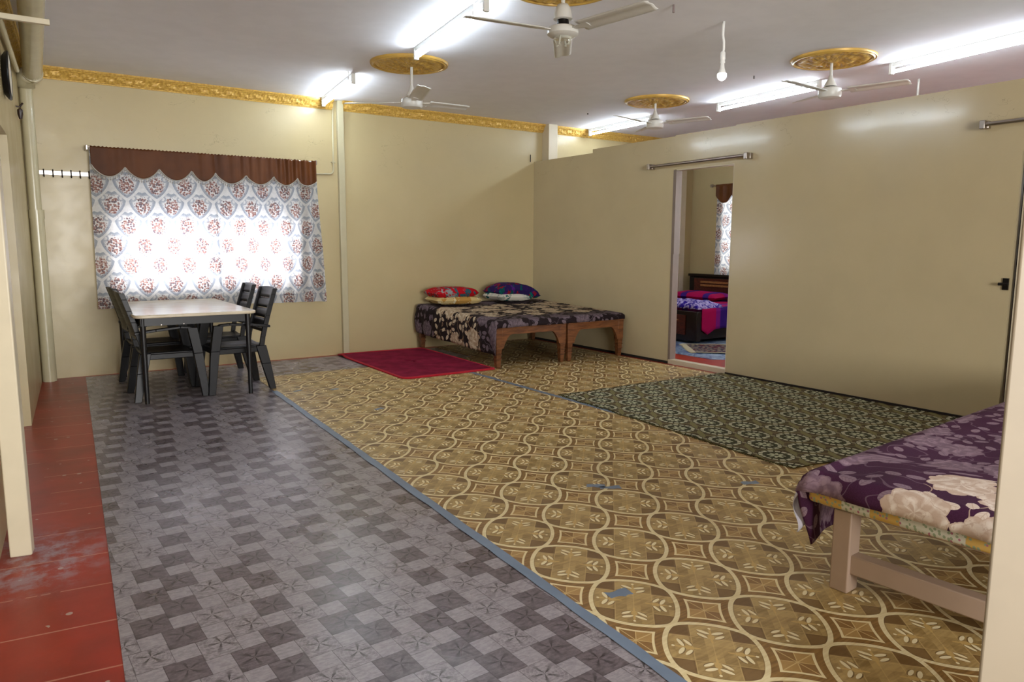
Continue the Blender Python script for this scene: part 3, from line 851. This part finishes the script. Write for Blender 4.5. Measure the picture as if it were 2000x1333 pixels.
fan((6.47, 6.49), 2.82, [(R_(191), .76), (R_(-72), .69), (R_(64), .60)], 'white ceiling fan farthest back beside the bedroom tube light')
fan((6.40, 4.16), 2.80, [(R_(185), .74), (R_(-77), .68), (R_(70), .5)], 'white ceiling fan right of the hanging bulb between two tubes')
m_cg = M('clear_plastic', .15, .5, 0, (.8, .8, .7), Transmission_Weight=.6, IOR=1.3).m
mb = MB()
for k in range(4):
    a = k*PI/2+.4; cx, cy = 3.13+.03*math.cos(a), 4.02+.03*math.sin(a)
    mb.tube([(cx, cy, 2.72), (cx+.015*math.cos(a), cy+.015*math.sin(a), 2.715), (cx+.03*math.cos(a+.5), cy+.03*math.sin(a+.5), 2.765), (cx+.012*math.cos(a+.7), cy+.02*math.sin(a+.7), 2.765)], .006, 8)
mb.lathe([(.055, .0), (.06, -.01), (.03, -.015)], (3.13, 4.02, 2.765), 24)
obj('lamp_cage', mb, m_cg, fA, smooth=True)
# tube lights
me_ = bpy.data.materials.new('tube_glow'); me_.use_nodes = True
bs = me_.node_tree.nodes['Principled BSDF']; bs.inputs['Emission Color'].default_value = (.80, .91, 1, 1); bs.inputs['Emission Strength'].default_value = TUBE_E
def tube_light(p, q, lab):
    p = Vector((*p, 0)); q = Vector((*q, 0)); d_ = (q-p).normalized(); nr = Vector((-d_.y, d_.x, 0))
    if nr.x > 0: nr = -nr
    mid = (p+q)/2
    t = thing('tube_light', lab, 'tube light', (mid.x, mid.y, ZC))
    def bx(a, b, o0, o1, z0, z1):
        A = [a+nr*o0, a+nr*o1]; B = [b+nr*o0, b+nr*o1]
        return ([(A[0].x, A[0].y, z0), (A[1].x, A[1].y, z0), (A[1].x, A[1].y, z1), (A[0].x, A[0].y, z1)], [(B[0].x, B[0].y, z0), (B[1].x, B[1].y, z0), (B[1].x, B[1].y, z1), (B[0].x, B[0].y, z1)])
    obj('batten', MB().hull8(*bx(p, q, -.016, .016, ZC-.038, ZC-.001)), m_white, t)
    a = p+d_*.02; b = q-d_*.02
    obj('tube', MB().tube([(a.x, a.y, ZC-.080), (b.x, b.y, ZC-.080)], .015, 14), me_, t, smooth='auto')
    for e, s_ in ((p, 1), (q, -1)):
        obj('end_holder', MB().hull8(*bx(e-d_*s_*.012, e+d_*s_*.018, -.021, .021, ZC-.104, ZC-.002)), m_whitem, t, bevel=.004)
    m_ = p.lerp(q, .72); obj('starter', MB().hull8(*bx(m_, m_+d_*.06, -.012, .012, ZC-.044, ZC-.034)), m_white, t)
tube_light((3.035, 5.98), (2.822, 4.49), 'tube light overlapping the left medallion, nearest to the camera at left')
tube_light((3.140, 8.60), (2.955, 7.22), 'tube light meeting the gold cornice above the curtain')
tube_light((6.955, 3.90), (6.735, 2.42), 'tube light running out of the right edge of the photo')
tube_light((7.180, 6.14), (7.040, 4.70), 'tube light passing behind the right-hand ceiling fan')
tube_light((7.215, 8.58), (7.120, 7.22), 'tube light of the bedroom, touching the back cornice')
# pendant bulb
t = thing('pendant_bulb', 'lit round bulb hanging on a bent white cord', 'bulb', (4.631, 3.94, ZC))
bx_, by_ = 4.631, 3.94
obj('cord', MB().tube([(bx_, by_, ZC), (bx_-.004, by_, ZC-.05), (bx_-.006, by_, ZC-.10), (bx_+.008, by_, ZC-.15), (bx_+.010, by_, ZC-.20), (bx_+.002, by_, ZC-.235)], .010, 10), m_white, t, smooth=True)
obj('socket', MB().lathe([(.012, .03), (.019, .02), (.020, -.03), (.017, -.036), (.019, -.04), (.020, -.06)], (bx_+.002, by_, ZC-.25), 20), m_white, t, smooth='auto')
obj('bulb_neck', MB().lathe([(.014, 0), (.018, -.035), (.031, -.075)], (bx_+.002, by_, ZC-.31), 24), m_white, t, smooth='auto')
mb2 = bpy.data.materials.new('bulb_glow'); mb2.use_nodes = True
bs = mb2.node_tree.nodes['Principled BSDF']; bs.inputs['Emission Color'].default_value = (1, .96, .97, 1); bs.inputs['Emission Strength'].default_value = 12
obj('bulb_dome', MB().lathe([(.033, 0), (.036, -.012), (.032, -.032), (.020, -.046), (.006, -.052)], (bx_+.002, by_, ZC-.385), 24), mb2, t, smooth=True)
for (x_, y_, l_, nm, lab, mt) in ((4.02, 3.88, .055, 'ceiling_hook', 'rusty stub hanging from the ceiling between near fan and bulb', simple('rusty_stub', '7a6a68', .6)),
                              (6.331, 4.971, .03, 'ceiling_hook', 'tiny grey stub in the ceiling left of the right-hand fan', simple('grey_stub', '6d6a68', .6)),
                              (6.35, 7.60, .015, 'ceiling_hook', 'tiny dark screw in the ceiling above the partition corner', m_dark)):
    tag(obj(nm, MB().tube([(x_, y_, ZC), (x_, y_, ZC-l_)], .008, 8), mt, smooth='auto'), lab, 'hook')
tag(obj('hanging_wire', MB().tube([(7.83, 4.09, ZC), (7.83, 4.09, ZC-.05), (7.82, 4.09, ZC-.20)], .011, 8), m_white, smooth=True), 'short white wire hanging behind the partition near the right tube light', 'wire')
tag(obj('wire_stub', MB().tube([(6.22, YB-.02, 2.56), (6.22, YB-.02, 2.66)], .006, 6), m_darkmetal), 'thin wire end standing up at the partition corner', 'wire')
tag(obj('wire_stub', MB().tube([(2.895, 7.2, ZC), (2.895, 7.2, ZC-.09)], .005, 6), m_white), 'thin white wire hanging beside the rear left tube light', 'wire')
tag(obj('wire_stub', MB().tube([(2.80, 4.62, ZC), (2.80, 4.62, ZC-.075)], .007, 6).tube([(2.80, 4.62, ZC-.07), (2.80, 4.62, ZC-.10)], .010, 8), m_white), 'white pull cord hanging beside the nearest left tube light', 'wire')

# ------------------------------------------------------------------ dining table and chairs
m = M('marble_look_top', .16, .5); x, y, z = m.coord(); n = m.noise(m.comb(x*1, y*5, 0), 3, 5, .6, .8)
m.set('Base Color', m.mix(n.step(.35, .65), 'C9BBA0', 'E0D4BC')); m_top = m.m
TZ = .782
t = thing('dining_table', 'rectangular table with beige glossy top and black frame in front of the window', 'table', (1.32, 7.7, 0))
def rrect(x0, y0, x1, y1, r_, n=6):
    P = []
    for cx, cy, a0 in ((x1-r_, y1-r_, 0), (x0+r_, y1-r_, 90), (x0+r_, y0+r_, 180), (x1-r_, y0+r_, 270)):
        for k in range(n+1): a = R_(a0+90*k/n); P.append((cx+r_*math.cos(a), cy+r_*math.sin(a)))
    return P
obj('table_top', MB().prism(rrect(.79, 6.80, 1.80, 8.52, .07), TZ-.028, TZ), m_top, t, bevel=.008)
ap = MB().box((.845, 6.875, TZ-.10), (1.745, 6.895, TZ-.03)).box((.845, 8.43, TZ-.10), (1.745, 8.45, TZ-.03)).box((.845, 6.88, TZ-.10), (.865, 8.44, TZ-.03)).box((1.725, 6.88, TZ-.10), (1.745, 8.44, TZ-.03))
obj('apron', ap, m_blacktable, t)
for (x_, y_) in ((.862, 6.895), (1.730, 6.875), (.862, 8.43), (1.730, 8.43)):
    obj('leg', MB().tube([(x_, y_, .0032), (x_, y_, TZ-.03)], [.019, .024], 12), m_blacktable, t, smooth='auto')
for x_ in (1.005, 1.185): obj('screw', MB().lathe([(.006, 0), (.004, .003)], n=10).xf(Matrix.Translation((x_, 6.872, TZ-.094)) @ Matrix.Rotation(PI/2, 4, 'X')), m_steel, t)

def make_chair(name, label, loc, rz):
    t = thing(name, label, 'chair')           # local +x is forwards
    def P(u, v):                               # seat
        x_ = .235-.45*u; y_ = (v-.5)*(.46-.04*u); z_ = .415+.012*(1-abs(v-.5)*2)*-1+.015*(u > .97)-.02*(u < .02)
        return (x_, y_, z_)
    mb = MB().grid(10, 10, P)
    obj('seat', mb, m_black, t, smooth=True, solid=.02)
    mb = MB().box((.205, -.22, .355), (.235, .22, .41)).box((-.20, -.215, .36), (.22, -.195, .41)).box((-.20, .195, .36), (.22, .215, .41))
    obj('seat_rim', mb, m_black, t, bevel=.006)
    # back: curved slats between two rails
    def bx(z_): return -.20-.15*(max(z_-.42, 0)/.54)**1.15
    mb = MB()
    zs = [(.575, .664), (.668, .759), (.763, .856), (.860, .955)]
    for (a, b) in zs:
        def S(u, v, a=a, b=b):
            z_ = a+(b-a)*v; y_ = (u-.5)*(.40-.03*(z_-.5)); return (bx(z_)-.022*(1-(2*u-1)**2), y_, z_+(.010*(1-(2*u-1)**2) if b > .95 and v == 1 else 0))
        mb.grid(12, 3, S)
    obj('backrest', mb, m_black, t, smooth=True, solid=.016)
    mb = MB()
    for s_ in (-1, 1):
        pts = [(bx(z_)+.004, s_*(.215-.015*(z_-.5)), z_) for z_ in (.40, .5, .6, .7, .8, .9, .957)]
        for i in range(len(pts)-1):
            a = pts[i]; b = pts[i+1]
            mb.hull8([(a[0]-.022, a[1]-.014, a[2]), (a[0]+.022, a[1]-.014, a[2]), (a[0]+.022, a[1]+.014, a[2]), (a[0]-.022, a[1]+.014, a[2])],
                     [(b[0]-.022, b[1]-.014, b[2]), (b[0]+.022, b[1]-.014, b[2]), (b[0]+.022, b[1]+.014, b[2]), (b[0]-.022, b[1]+.014, b[2])])
    mb.box((bx(.56)-.02, -.20, .545), (bx(.56)+.012, .20, .575))
    obj('back_frame', mb, m_black, t, bevel=.003)
    for s_ in (-1, 1):
        y0 = s_*.245
        mb = MB()
        prof = [(-.27, .615), (-.10, .635), (.10, .652), (.185, .645), (.215, .625)]
        for i in range(len(prof)-1):
            a, b = prof[i], prof[i+1]; w_ = .027
            mb.hull8([(a[0], y0-w_, a[1]-.022), (a[0], y0+w_, a[1]-.022), (a[0], y0+w_, a[1]), (a[0], y0-w_, a[1])],
                     [(b[0], y0-w_, b[1]-.022), (b[0], y0+w_, b[1]-.022), (b[0], y0+w_, b[1]), (b[0], y0-w_, b[1])])
        obj('armrest', mb, m_black, t, bevel=.004)
        def leg(pts):
            mb = MB()
            for (a, b) in zip(pts[:-1], pts[1:]):
                (ax_, ay_, az_, wa, da), (bx_2, by_2, bz_, wb, db) = a, b
                mb.hull8([(ax_-wa, ay_-da, az_), (ax_+wa, ay_-da, az_), (ax_+wa, ay_+da, az_), (ax_-wa, ay_+da, az_)],
                         [(bx_2-wb, by_2-db, bz_), (bx_2+wb, by_2-db, bz_), (bx_2+wb, by_2+db, bz_), (bx_2-wb, by_2+db, bz_)])
            return mb
        obj('leg', leg([(.285, s_*.262, 0, .030, .024), (.238, s_*.250, .40, .040, .026), (.198, s_*.245, .635, .042, .030)]), m_black, t, bevel=.004)
        obj('leg', leg([(-.275, s_*.258, 0, .028, .024), (-.225, s_*.235, .25, .042, .024), (-.190, s_*.215, .42, .046, .022)]), m_black, t, bevel=.004)
    t.location = loc; t.rotation_euler = (0, 0, rz)
    return t
GC = 'black plastic chairs around the dining table'
ch = make_chair('plastic_armchair', 'black plastic armchair nearest on the left side of the table', (1.075, 7.25, .003), 0); ch['group'] = GC
dup(ch, (1.085, 7.93, .003), .03, 'black plastic armchair on the left side of the table, farther back by the curtain', GC)
dup(ch, (1.68, 7.225, .0065), PI+.03, 'black plastic armchair nearest on the right side of the table', GC)
dup(ch, (1.72, 8.08, .0035), PI-.02, 'black plastic armchair on the right side of the table, close to the curtain', GC)

# ------------------------------------------------------------------ two wooden cots with a shared bedspread
m_teak = wood_mat('teak_wood', '54301A', '7C4E2C', .4)
m_teak.node_tree.nodes['Principled BSDF'].inputs['Roughness'].default_value = .38
def cot(x0, x1, yf, yb, h, lab, rz=0):
    t = thing('wooden_cot', lab, 'cot', ((x0+x1)/2, (yf+yb)/2, .0062))
    def turned(x_, y_):
        mb = MB(); z0 = .0062
        for (z_a, z_b, wa, wb) in ((0, .02, .020, .026), (.02, .10, .026, .030), (.10, .115, .036, .036), (.115, .15, .030, .032), (.15, .16, .038, .038), (.16, .22, .032, .038), (.22, h, .040, .042)):
            mb.hull8([(x_-wa, y_-wa, z0+z_a), (x_+wa, y_-wa, z0+z_a), (x_+wa, y_+wa, z0+z_a), (x_-wa, y_+wa, z0+z_a)],
                     [(x_-wb, y_-wb, z0+z_b), (x_+wb, y_-wb, z0+z_b), (x_+wb, y_+wb, z0+z_b), (x_-wb, y_+wb, z0+z_b)])
        return mb
    for (x_, y_) in ((x0+.045, yf+.045), (x1-.045, yf+.045), (x0+.045, yb-.045), (x1-.045, yb-.045)):
        obj('leg', turned(x_, y_), m_teak, t, bevel=.003)
    for y_ in (yf+.005, yb-.045):           # arched end rails
        mb = MB(); n = 24; xa, xb = x0+.085, x1-.085
        def low(u):
            d_ = min(u, 1-u)*(xb-xa)
            if d_ < .015: return h-.235
            if d_ < .13:
                q = (d_-.015)/.115; return h-.235+.16*(math.sin(q*PI/2)**.8)
            return h-.075
        prev = None
        for i in range(n*2+1):
            u = i/(n*2); x_ = xa+(xb-xa)*u; z_ = low(u)+.0062
            cur = [(x_, y_, z_), (x_, y_+.035, z_), (x_, y_+.035, h+.006), (x_, y_, h+.006)]
            if prev: mb.hull8(prev, cur)
            prev = cur
        obj('end_rail', mb, m_teak, t)
    mb = MB().box((x0+.01, yf+.02, h-.085), (x0+.045, yb-.02, h)).box((x1-.045, yf+.02, h-.085), (x1-.01, yb-.02, h))
    obj('side_rail', mb, m_teak, t)
    obj('bed_board', MB().box((x0+.005, yf-.005, h), (x1-.005, yb+.005, h+.026)), m_teak, t, bevel=.004)
    return t
cot(4.345, 5.335, 6.705, 8.62, .455, 'brown wooden cot beside the red carpet, under the bedspread')
cot(5.345, 6.235, 6.690, 8.62, .450, 'brown wooden cot against the partition, under the bedspread')

def drape(name, xs, ys, ztop, hangs, mat, lab, res=.03, seed=0, uvo=(0, 0), rot=0, piv=None, label_cat='bedspread', bulge=.02, wav=.02, zmin=None, zslope=0):
    """cloth over a box top; hangs = (left -x, right +x, front -y, back +y) overhang lengths"""
    x0, x1 = xs; y0, y1 = ys; hl, hr_, hf, hb = hangs
    W = x1-x0+hl+hr_; D = y1-y0+hf+hb
    nu = int(W/res); nv = int(D/res); R = .045
    def bend(e):                            # e = distance past the edge -> (out, down)
        if e <= 0: return 0, 0
        if e < R*PI/2: a = e/R; return R*math.sin(a), R*(1-math.cos(a))
        return R, R+(e-R*PI/2)
    def fn(u, v):
        s = x0-hl+W*u; t = y0-hf+D*v
        ox1, d1 = bend(x0-s); ox2, d2 = bend(s-x1); oy1, d3 = bend(y0-t); oy2, d4 = bend(t-y1)
        x = min(max(s, x0), x1)-ox1+ox2; y = min(max(t, y0), y1)-oy1+oy2
        dn = math.sqrt(d1*d1+d2*d2+d3*d3+d4*d4)
        z = ztop-dn+zslope*(y-y0)
        n1 = mnoise.noise(Vector((s*2.2, t*2.2, seed))); n2 = mnoise.noise(Vector((s*7, t*7, seed+5)))
        if dn <= 0: z += bulge*.6*n1+.006*n2
        else:
            k = min(1, dn/.12)
            q = wav*k*math.sin((t if (d1 > 0 or d2 > 0) else s)*13+n1*3)+.01*n2
            if d1 > 0: x -= abs(q)+.012*k
            if d2 > 0: x += abs(q)
            if d3 > 0: y -= abs(q)*.5
            if d4 > 0: y += abs(q)
            z += .012*n1*k
        if rot:
            c_, s_ = math.cos(rot), math.sin(rot); a, b = x-piv[0], y-piv[1]; x = piv[0]+a*c_-b*s_; y = piv[1]+a*s_+b*c_
        return (x, y, z)
    def uvf(u, v): return (x0-hl+W*u+uvo[0], y0-hf+D*v+uvo[1])
    return tag(obj(name, MB().grid(nu, nv, fn, uvf), mat, smooth=True, solid=.006), lab, label_cat)
m_rose1 = rose_mat('rose_bedspread_far', 7.0, 8.12, '1E1216', 1.0, ('75666E', 'D2C5AC', '4E424A', '93795F', '6A5C64', 'BDAE94'))
m_rose2 = rose_mat('rose_bedspread_near', -.4, 1.32, '4A2342', 1.0)
drape('bedspread', (4.385, 6.20), (6.725, 8.60), .545, (.40, .04, .10, .02), m_rose1, 'dark bedspread with cream roses covering the two wooden cots', seed=3, zslope=.03)

def pillow(name, c, sx, sy, h, rz, tilt, mat, lab, grp=None, sag=0):
    t = MB(); n = 20
    def side(sg):
        def fn(u, v):
            a = 2*u-1; b = 2*v-1
            e = (1-a**4)**.5*(1-b**4)**.5 if abs(a) < 1 and abs(b) < 1 else 0
            k = 1-.07*(1-abs(a))*(b*b)-.0
            z = sg*h/2*e**.8+.008*mnoise.noise(Vector((a*3+c[0], b*3+c[1], sg)))*e
            return (a*sx/2*(1-.06*(1-b*b)*0-.05*(1-abs(b))*abs(a)), b*sy/2*(1-.05*(1-abs(a))*abs(b)), z+sag*a*a)
        return fn
    t.grid(n, n, side(1)); o_ = len(t.v); t.grid(n, n, side(-1))
    # flip lower faces
    nf = n*n
    t.f = t.f[:nf]+[f[::-1] for f in t.f[nf:]]
    m4 = Matrix.Translation(c) @ Matrix.Rotation(rz, 4, 'Z') @ Matrix.Rotation(tilt, 4, 'Y')
    t.xf(m4)
    o = obj(name, t, mat, smooth=True)
    return tag(o, lab, 'pillow', grp)
m_pred = patch_cloth('red_pillow_print', ['C01020', '2E5560', '8C8F90', 'B30E1C'], 9, 'A8121E')
m_pgold = patch_cloth('gold_pillow_print', ['B58A46', 'D9CFA8', '6B4A20'], 8, 'C9B27C')
m_ppur = patch_cloth('purple_pillow_print', ['0E4A4E', '4A1E70', '8A1B2A', '0A6A66'], 7, '2B1B52')
m_pwh = patch_cloth('teal_white_pillow_print', ['1D5E5C', 'C9C7BE', 'A2A79D'], 8, 'D6D2C6')
pillow('pillow', (4.72, 8.32, .665), .66, .42, .12, -.08, .02, m_pgold, 'gold and white patterned pillow, lower of the left stack')
pillow('pillow', (4.69, 8.32, .76), .62, .40, .14, -.05, .0, m_pred, 'bright red patterned pillow on top of the gold one')
pillow('pillow', (5.58, 8.33, .675), .58, .42, .12, .1, .05, m_pwh, 'white and teal pillow, lower of the right stack')
pillow('pillow', (5.66, 8.33, .775), .70, .42, .17, .06, .10, m_ppur, 'purple and teal patterned pillow on top of the right stack', sag=-.06)

# ------------------------------------------------------------------ near bed at the right edge
BR = .07; BP = (2.62, 1.715)
def brot(x, y):
    c_, s_ = math.cos(BR), math.sin(BR); a, b = x-BP[0], y-BP[1]; return (BP[0]+a*c_-b*s_, BP[1]+a*s_+b*c_)
m_bf = simple('mauve_beige_paint', 'AE9684', .38, vary=.06, bump=.2, bscale=30)
t = thing('painted_cot', 'mauve-beige painted cot frame under the purple bedspread at right', 'cot', (4.0, 1.0, .0062))
def rb(x0, y0, z0, x1, y1, z1): return MB().box((x0, y0, z0), (x1, y1, z1), BR, BP)
YN = .15
for (x_, y_) in ((2.655, 1.60), (2.655, YN+.05), (5.70, 1.60), (5.70, YN+.05)):
    obj('leg', rb(x_, y_-.075, .0062, x_+.085, y_, .345), m_bf, t, bevel=.006)
obj('stretcher', rb(2.672, YN+.05, .085, 2.735, 1.53, .165), m_bf, t, bevel=.006)
obj('frame_rail', rb(3.4, YN+.02, .29, 3.44, 1.60, .335), m_bf, t)
obj('bed_board', rb(2.68, YN, .335, 5.75, 1.66, .352), m_bf, t)
m = M('patchwork_print', .85, .1); x, y, z = m.coord()
bx_n = m.white((y*9).floor(), (z*14).floor()); d, px, py, e1, e2 = m.voro(m.comb(y, z+x, 0), 70, 1)
col = m.mix(bx_n.gt(.6), 'E0DFD2', 'DDB769'); col = m.mix(d.lt(.35)*e1.gt(.4), col, 'A3B296'); col = m.mix(d.lt(.3)*e2.gt(.82), col, 'BE7C90')
m.set('Base Color', col); m_patch = m.m
mt = MB().box((2.625, YN-.02, .353), (5.78, 1.70, .47), BR, BP)
tag(obj('mattress', mt, m_patch, bevel=.02), 'thin mattress with patchwork print showing under the purple bedspread', 'mattress')
def nearcloth():
    x0, x1, y0, y1 = 2.66, 5.76, YN-.05, 1.66; hl, hb = .125, .36; ztop = .495
    W = x1-x0+hl; D = y1-y0+hb; res = .022; R = .07
    def bend(e, R=R):
        if e <= 0: return 0, 0
        if e < R*PI/2: a = e/R; return R*math.sin(a), R*(1-math.cos(a))
        return R, R+(e-R*PI/2)
    def fn(u, v):
        s = x0-hl+W*u; k_ = min(1, max(0, (s-2.93)/.15)); t_ = y0+(D-.28*k_*k_*(3-2*k_))*v
        e1 = x0-s; e2 = t_-y1
        o1, d1 = bend(e1); o2, d2 = bend(e2, .05)
        x = max(s, x0)-o1; y = min(t_, y1)+o2
        n1 = mnoise.noise(Vector((s*2.5, t_*2.5, 4))); n2 = mnoise.noise(Vector((s*8, t_*8, 2)))
        dn = max(d1, d2)+.25*min(d1, d2)
        z = ztop-dn
        if dn <= 0: z += .012*n1+.004*n2-.03*max(0, 1-(y1-t_)/.25)*max(0, 1-(s-x0)/.35)
        else:
            k = min(1, dn/.15)
            if d2 > 0: y += (.012+.02*math.sin(s*16+n1*2))*k; x += (.13*max(0, d2-.04)/.3-.02)*max(0, 1-max(0, s-x0)/.25)
            if d1 > 0: x -= .010*n2
        x_, y_ = brot(x, y); return (x_, y_, z)
    return tag(obj('bedspread', MB().grid(int(W/res), int(D/res), fn, lambda u, v: (x0-hl+W*u, y0+D*v)), m_rose2, smooth=True, solid=.005), 'purple bedspread with cream and mauve roses on the near bed', 'bedspread')
nearcloth()
def sheetfn(u, v):
    x, y = brot(2.635+.14*u, 1.742+.01*math.sin(u*9)); return (x-.02*v, y+.02*math.sin(v*5+u*4), .37-.15*v-.02*math.sin(u*6)*v)
tag(obj('bed_sheet', MB().grid(14, 14, sheetfn), simple('white_sheet', 'CFCBD6', .85), smooth=True, solid=.003), 'corner of a white sheet hanging below the near bedspread', 'sheet')

# ------------------------------------------------------------------ adjoining bedroom through the doorway
m = M('blue_print_floor', .4, .4); m.coord(); n = m.noise(m.vec, 6, 5, .7, 1.5)
m.set('Base Color', m.mix(n.step(.42, .58), '1E3C78', '8FA4B8')); 
tag(obj('floor_sheet', MB().prism([(6.95, 5.9), (7.55, 5.4), (9.5, 5.4), (9.5, 8.6), (6.95, 8.6)], 0, .003), m.m), 'blue printed floor sheet in the adjoining bedroom', 'floor covering')
m_dw = wood_mat('dark_wenge', '120C0C', '1D1312', .25); m_rw = wood_mat('reddish_panel', '3A1610', '5A2416', .3); m_lw = wood_mat('light_slats', '8A5A34', 'A87445', .35)
t = thing('double_bed', 'dark wooden bed with headboard in the adjoining bedroom', 'bed', (8.7, 7.8, 0))
hb_ = obj('headboard', MB().box((9.50, 6.90, 0), (9.60, 8.60, .86)).box((9.48, 6.88, .86), (9.615, 8.62, .905)), m_dw, t, bevel=.01)
obj('headboard_panel', MB().box((9.485, 7.05, .5), (9.50, 8.48, .83)), m_rw, hb_)
for z_ in (.72, .775): obj('slat', MB().box((9.468, 7.75, z_-.018), (9.486, 8.33, z_+.016)), m_lw, hb_, bevel=.003)
fb_ = obj('footboard', MB().box((7.82, 6.92, .03), (7.92, 8.60, .46)), m_dw, t, bevel=.012)
obj('footboard_panel', MB().box((7.808, 7.12, .12), (7.821, 8.4, .40)), m_rw, fb_)
obj('flower_motif', MB().lathe([(.03, 0), (.02, .012)], n=8).xf(Matrix.Translation((7.808, 7.42, .22)) @ Matrix.Rotation(-PI/2, 4, 'Y')).box((7.800, 7.25, .315), (7.808, 7.6, .33)), m_lw, fb_)
obj('side_board', MB().box((7.92, 6.94, .06), (9.5, 6.98, .36)), m_dw, t)
obj('side_board', MB().box((7.92, 8.55, .06), (9.5, 8.59, .36)), m_dw, t)
obj('bed_base', MB().box((7.92, 6.98, .10), (9.5, 8.55, .36)), m_dw, t)
m = M('magenta_check_sheet', .8, .1); x, y, z = m.coord()
col = m.mix((y*2.3+x*.3).fract().near(.5, .13), 'A80F50', '3C1E78'); col = m.mix((x*2.0).fract().near(.5, .12)*.6, col, '5A2290')
m.set('Base Color', col); m_mag = m.m
def msheet(u, v):
    x = 7.93+1.56*u; t_ = -.30+1.95*v
    y = 6.93+max(t_, 0); z = .50+.015*mnoise.noise(Vector((x*4, t_*4, 0)))
    if t_ < 0: z = .50+t_*(1+.25*max(0, 1-abs(x-8.05)*8)); y = 6.93-.02-.015*math.sin(x*14)
    return (x, y, z)
tag(obj('bed_sheet', MB().grid(40, 40, msheet), m_mag, smooth=True, solid=.006), 'magenta and violet checked sheet on the bedroom bed', 'sheet')
obj('mattress', MB().box((7.93, 6.97, .36), (9.48, 8.55, .485)), m_mag, t, bevel=.02)
pillow('pillow', (9.12, 8.02, .575), .42, .95, .13, .05, -.05, m_mag, 'magenta pillow lying at the headboard of the bedroom bed')
m = M('violet_ruffle', .8, .1); m.coord(); n = m.noise(m.vec, 14, 3, .6, 1)
m.set('Base Color', m.mix(n.step(.42, .6), '2A1690', 'BFB2E0')); 
def blk(u, v):
    x = 7.86+.52*u; y = 6.93+1.55*v
    e = min(u, 1-u, v, 1-v)
    return (x, y, .52+.06*min(1, e*8)+.02*mnoise.noise(Vector((x*12, y*12, 0)))-(.03 if e < .01 else 0))
tag(obj('folded_blanket', MB().grid(40, 60, blk), m.m, smooth=True, solid=.01), 'blue-violet ruffled blanket across the foot of the bedroom bed', 'blanket')
t = thing('small_rug', 'small fringed patterned rug before the bedroom bed', 'rug', (7.6, 6.4, .003))
m = M('rug_pattern', .9, .1); x, y, z = m.coord(); d, px, py, e1, e2 = m.voro(m.vec, 18, .6)
col = m.mix(d.lt(.35), '3E3848', '8C7E6C'); col = m.mix(e1.gt(.7), col, '5A2A34'); m.set('Base Color', col)
ra = [Vector(p) for p in ((7.66, 7.02), (7.16, 6.38), (8.15, 5.40), (8.75, 6.15))]
def rugp(u, v): q = ra[0].lerp(ra[1], v).lerp(ra[3].lerp(ra[2], v), u); return (q.x, q.y, .010+.006*mnoise.noise(Vector((q.x*4, q.y*4, 0))))
obj('rug_field', MB().grid(20, 12, lambda u, v: rugp(.03+.97*u, .05+.9*v)), m.m, t, solid=.006)
m_rb = simple('rug_cream_border', 'B5AC90', .9)
bm_ = MB()
for k in range(40):
    v = k/39; a = Vector(rugp(.03, v)); dr = (ra[0]-ra[3]).normalized(); b = a+Vector((dr.x, dr.y, 0))*random.uniform(.06, .10)
    bm_.tube([tuple(a), (b.x, b.y, .007)], .006, 5)
obj('fringe', bm_, m_rb, t)
obj('border', MB().grid(20, 1, lambda u, v: (lambda p: (p[0], p[1], p[2]+.004))(rugp(u, .05*v))).grid(20, 1, lambda u, v: (lambda p: (p[0], p[1], p[2]+.004))(rugp(u, .95+.05*v))), m_rb, t, solid=.005)
# bedroom curtain and rod
def c2(u, v): y = 8.105-1.6*u; z = 2.33-1.55*v; return (X2-.09+.018*math.sin(y*26), y, z)
t = tag(obj('curtain', MB().grid(80, 30, c2, lambda u, v: (8.105-1.6*u, 2.33-1.55*v)), m_curt, smooth=True), 'narrow strip of floral curtain seen through the open doorway', 'curtain')
def v2(u, v):
    y = 8.11-1.6*u; zb = 2.18-.12*math.sin(PI*((u*5) % 1))**.8; return (X2-.12+.010*math.sin(y*40), y, 2.36+(zb-2.36)*v)
tag(obj('valance', MB().grid(90, 8, v2), m_brown, smooth=True, solid=.003), 'piece of brown valance seen through the open doorway', 'valance')
t = thing('curtain_rod', 'curtain rod end in the bedroom seen through the open doorway', 'curtain rod', (X2-.1, 7.4, 2.345))
obj('rod', MB().tube([(X2-.10, 8.20, 2.345), (X2-.10, 6.45, 2.345)], .012, 10), m_steel, t, smooth='auto')
obj('bracket', MB().tube([(X2-.10, 8.20, 2.345), (X2-.10, 8.235, 2.345)], .026, 12).tube([(X2-.1, 8.18, 2.345), (X2-.001, 8.18, 2.345)], .010, 8), m_steel, t, smooth='auto')
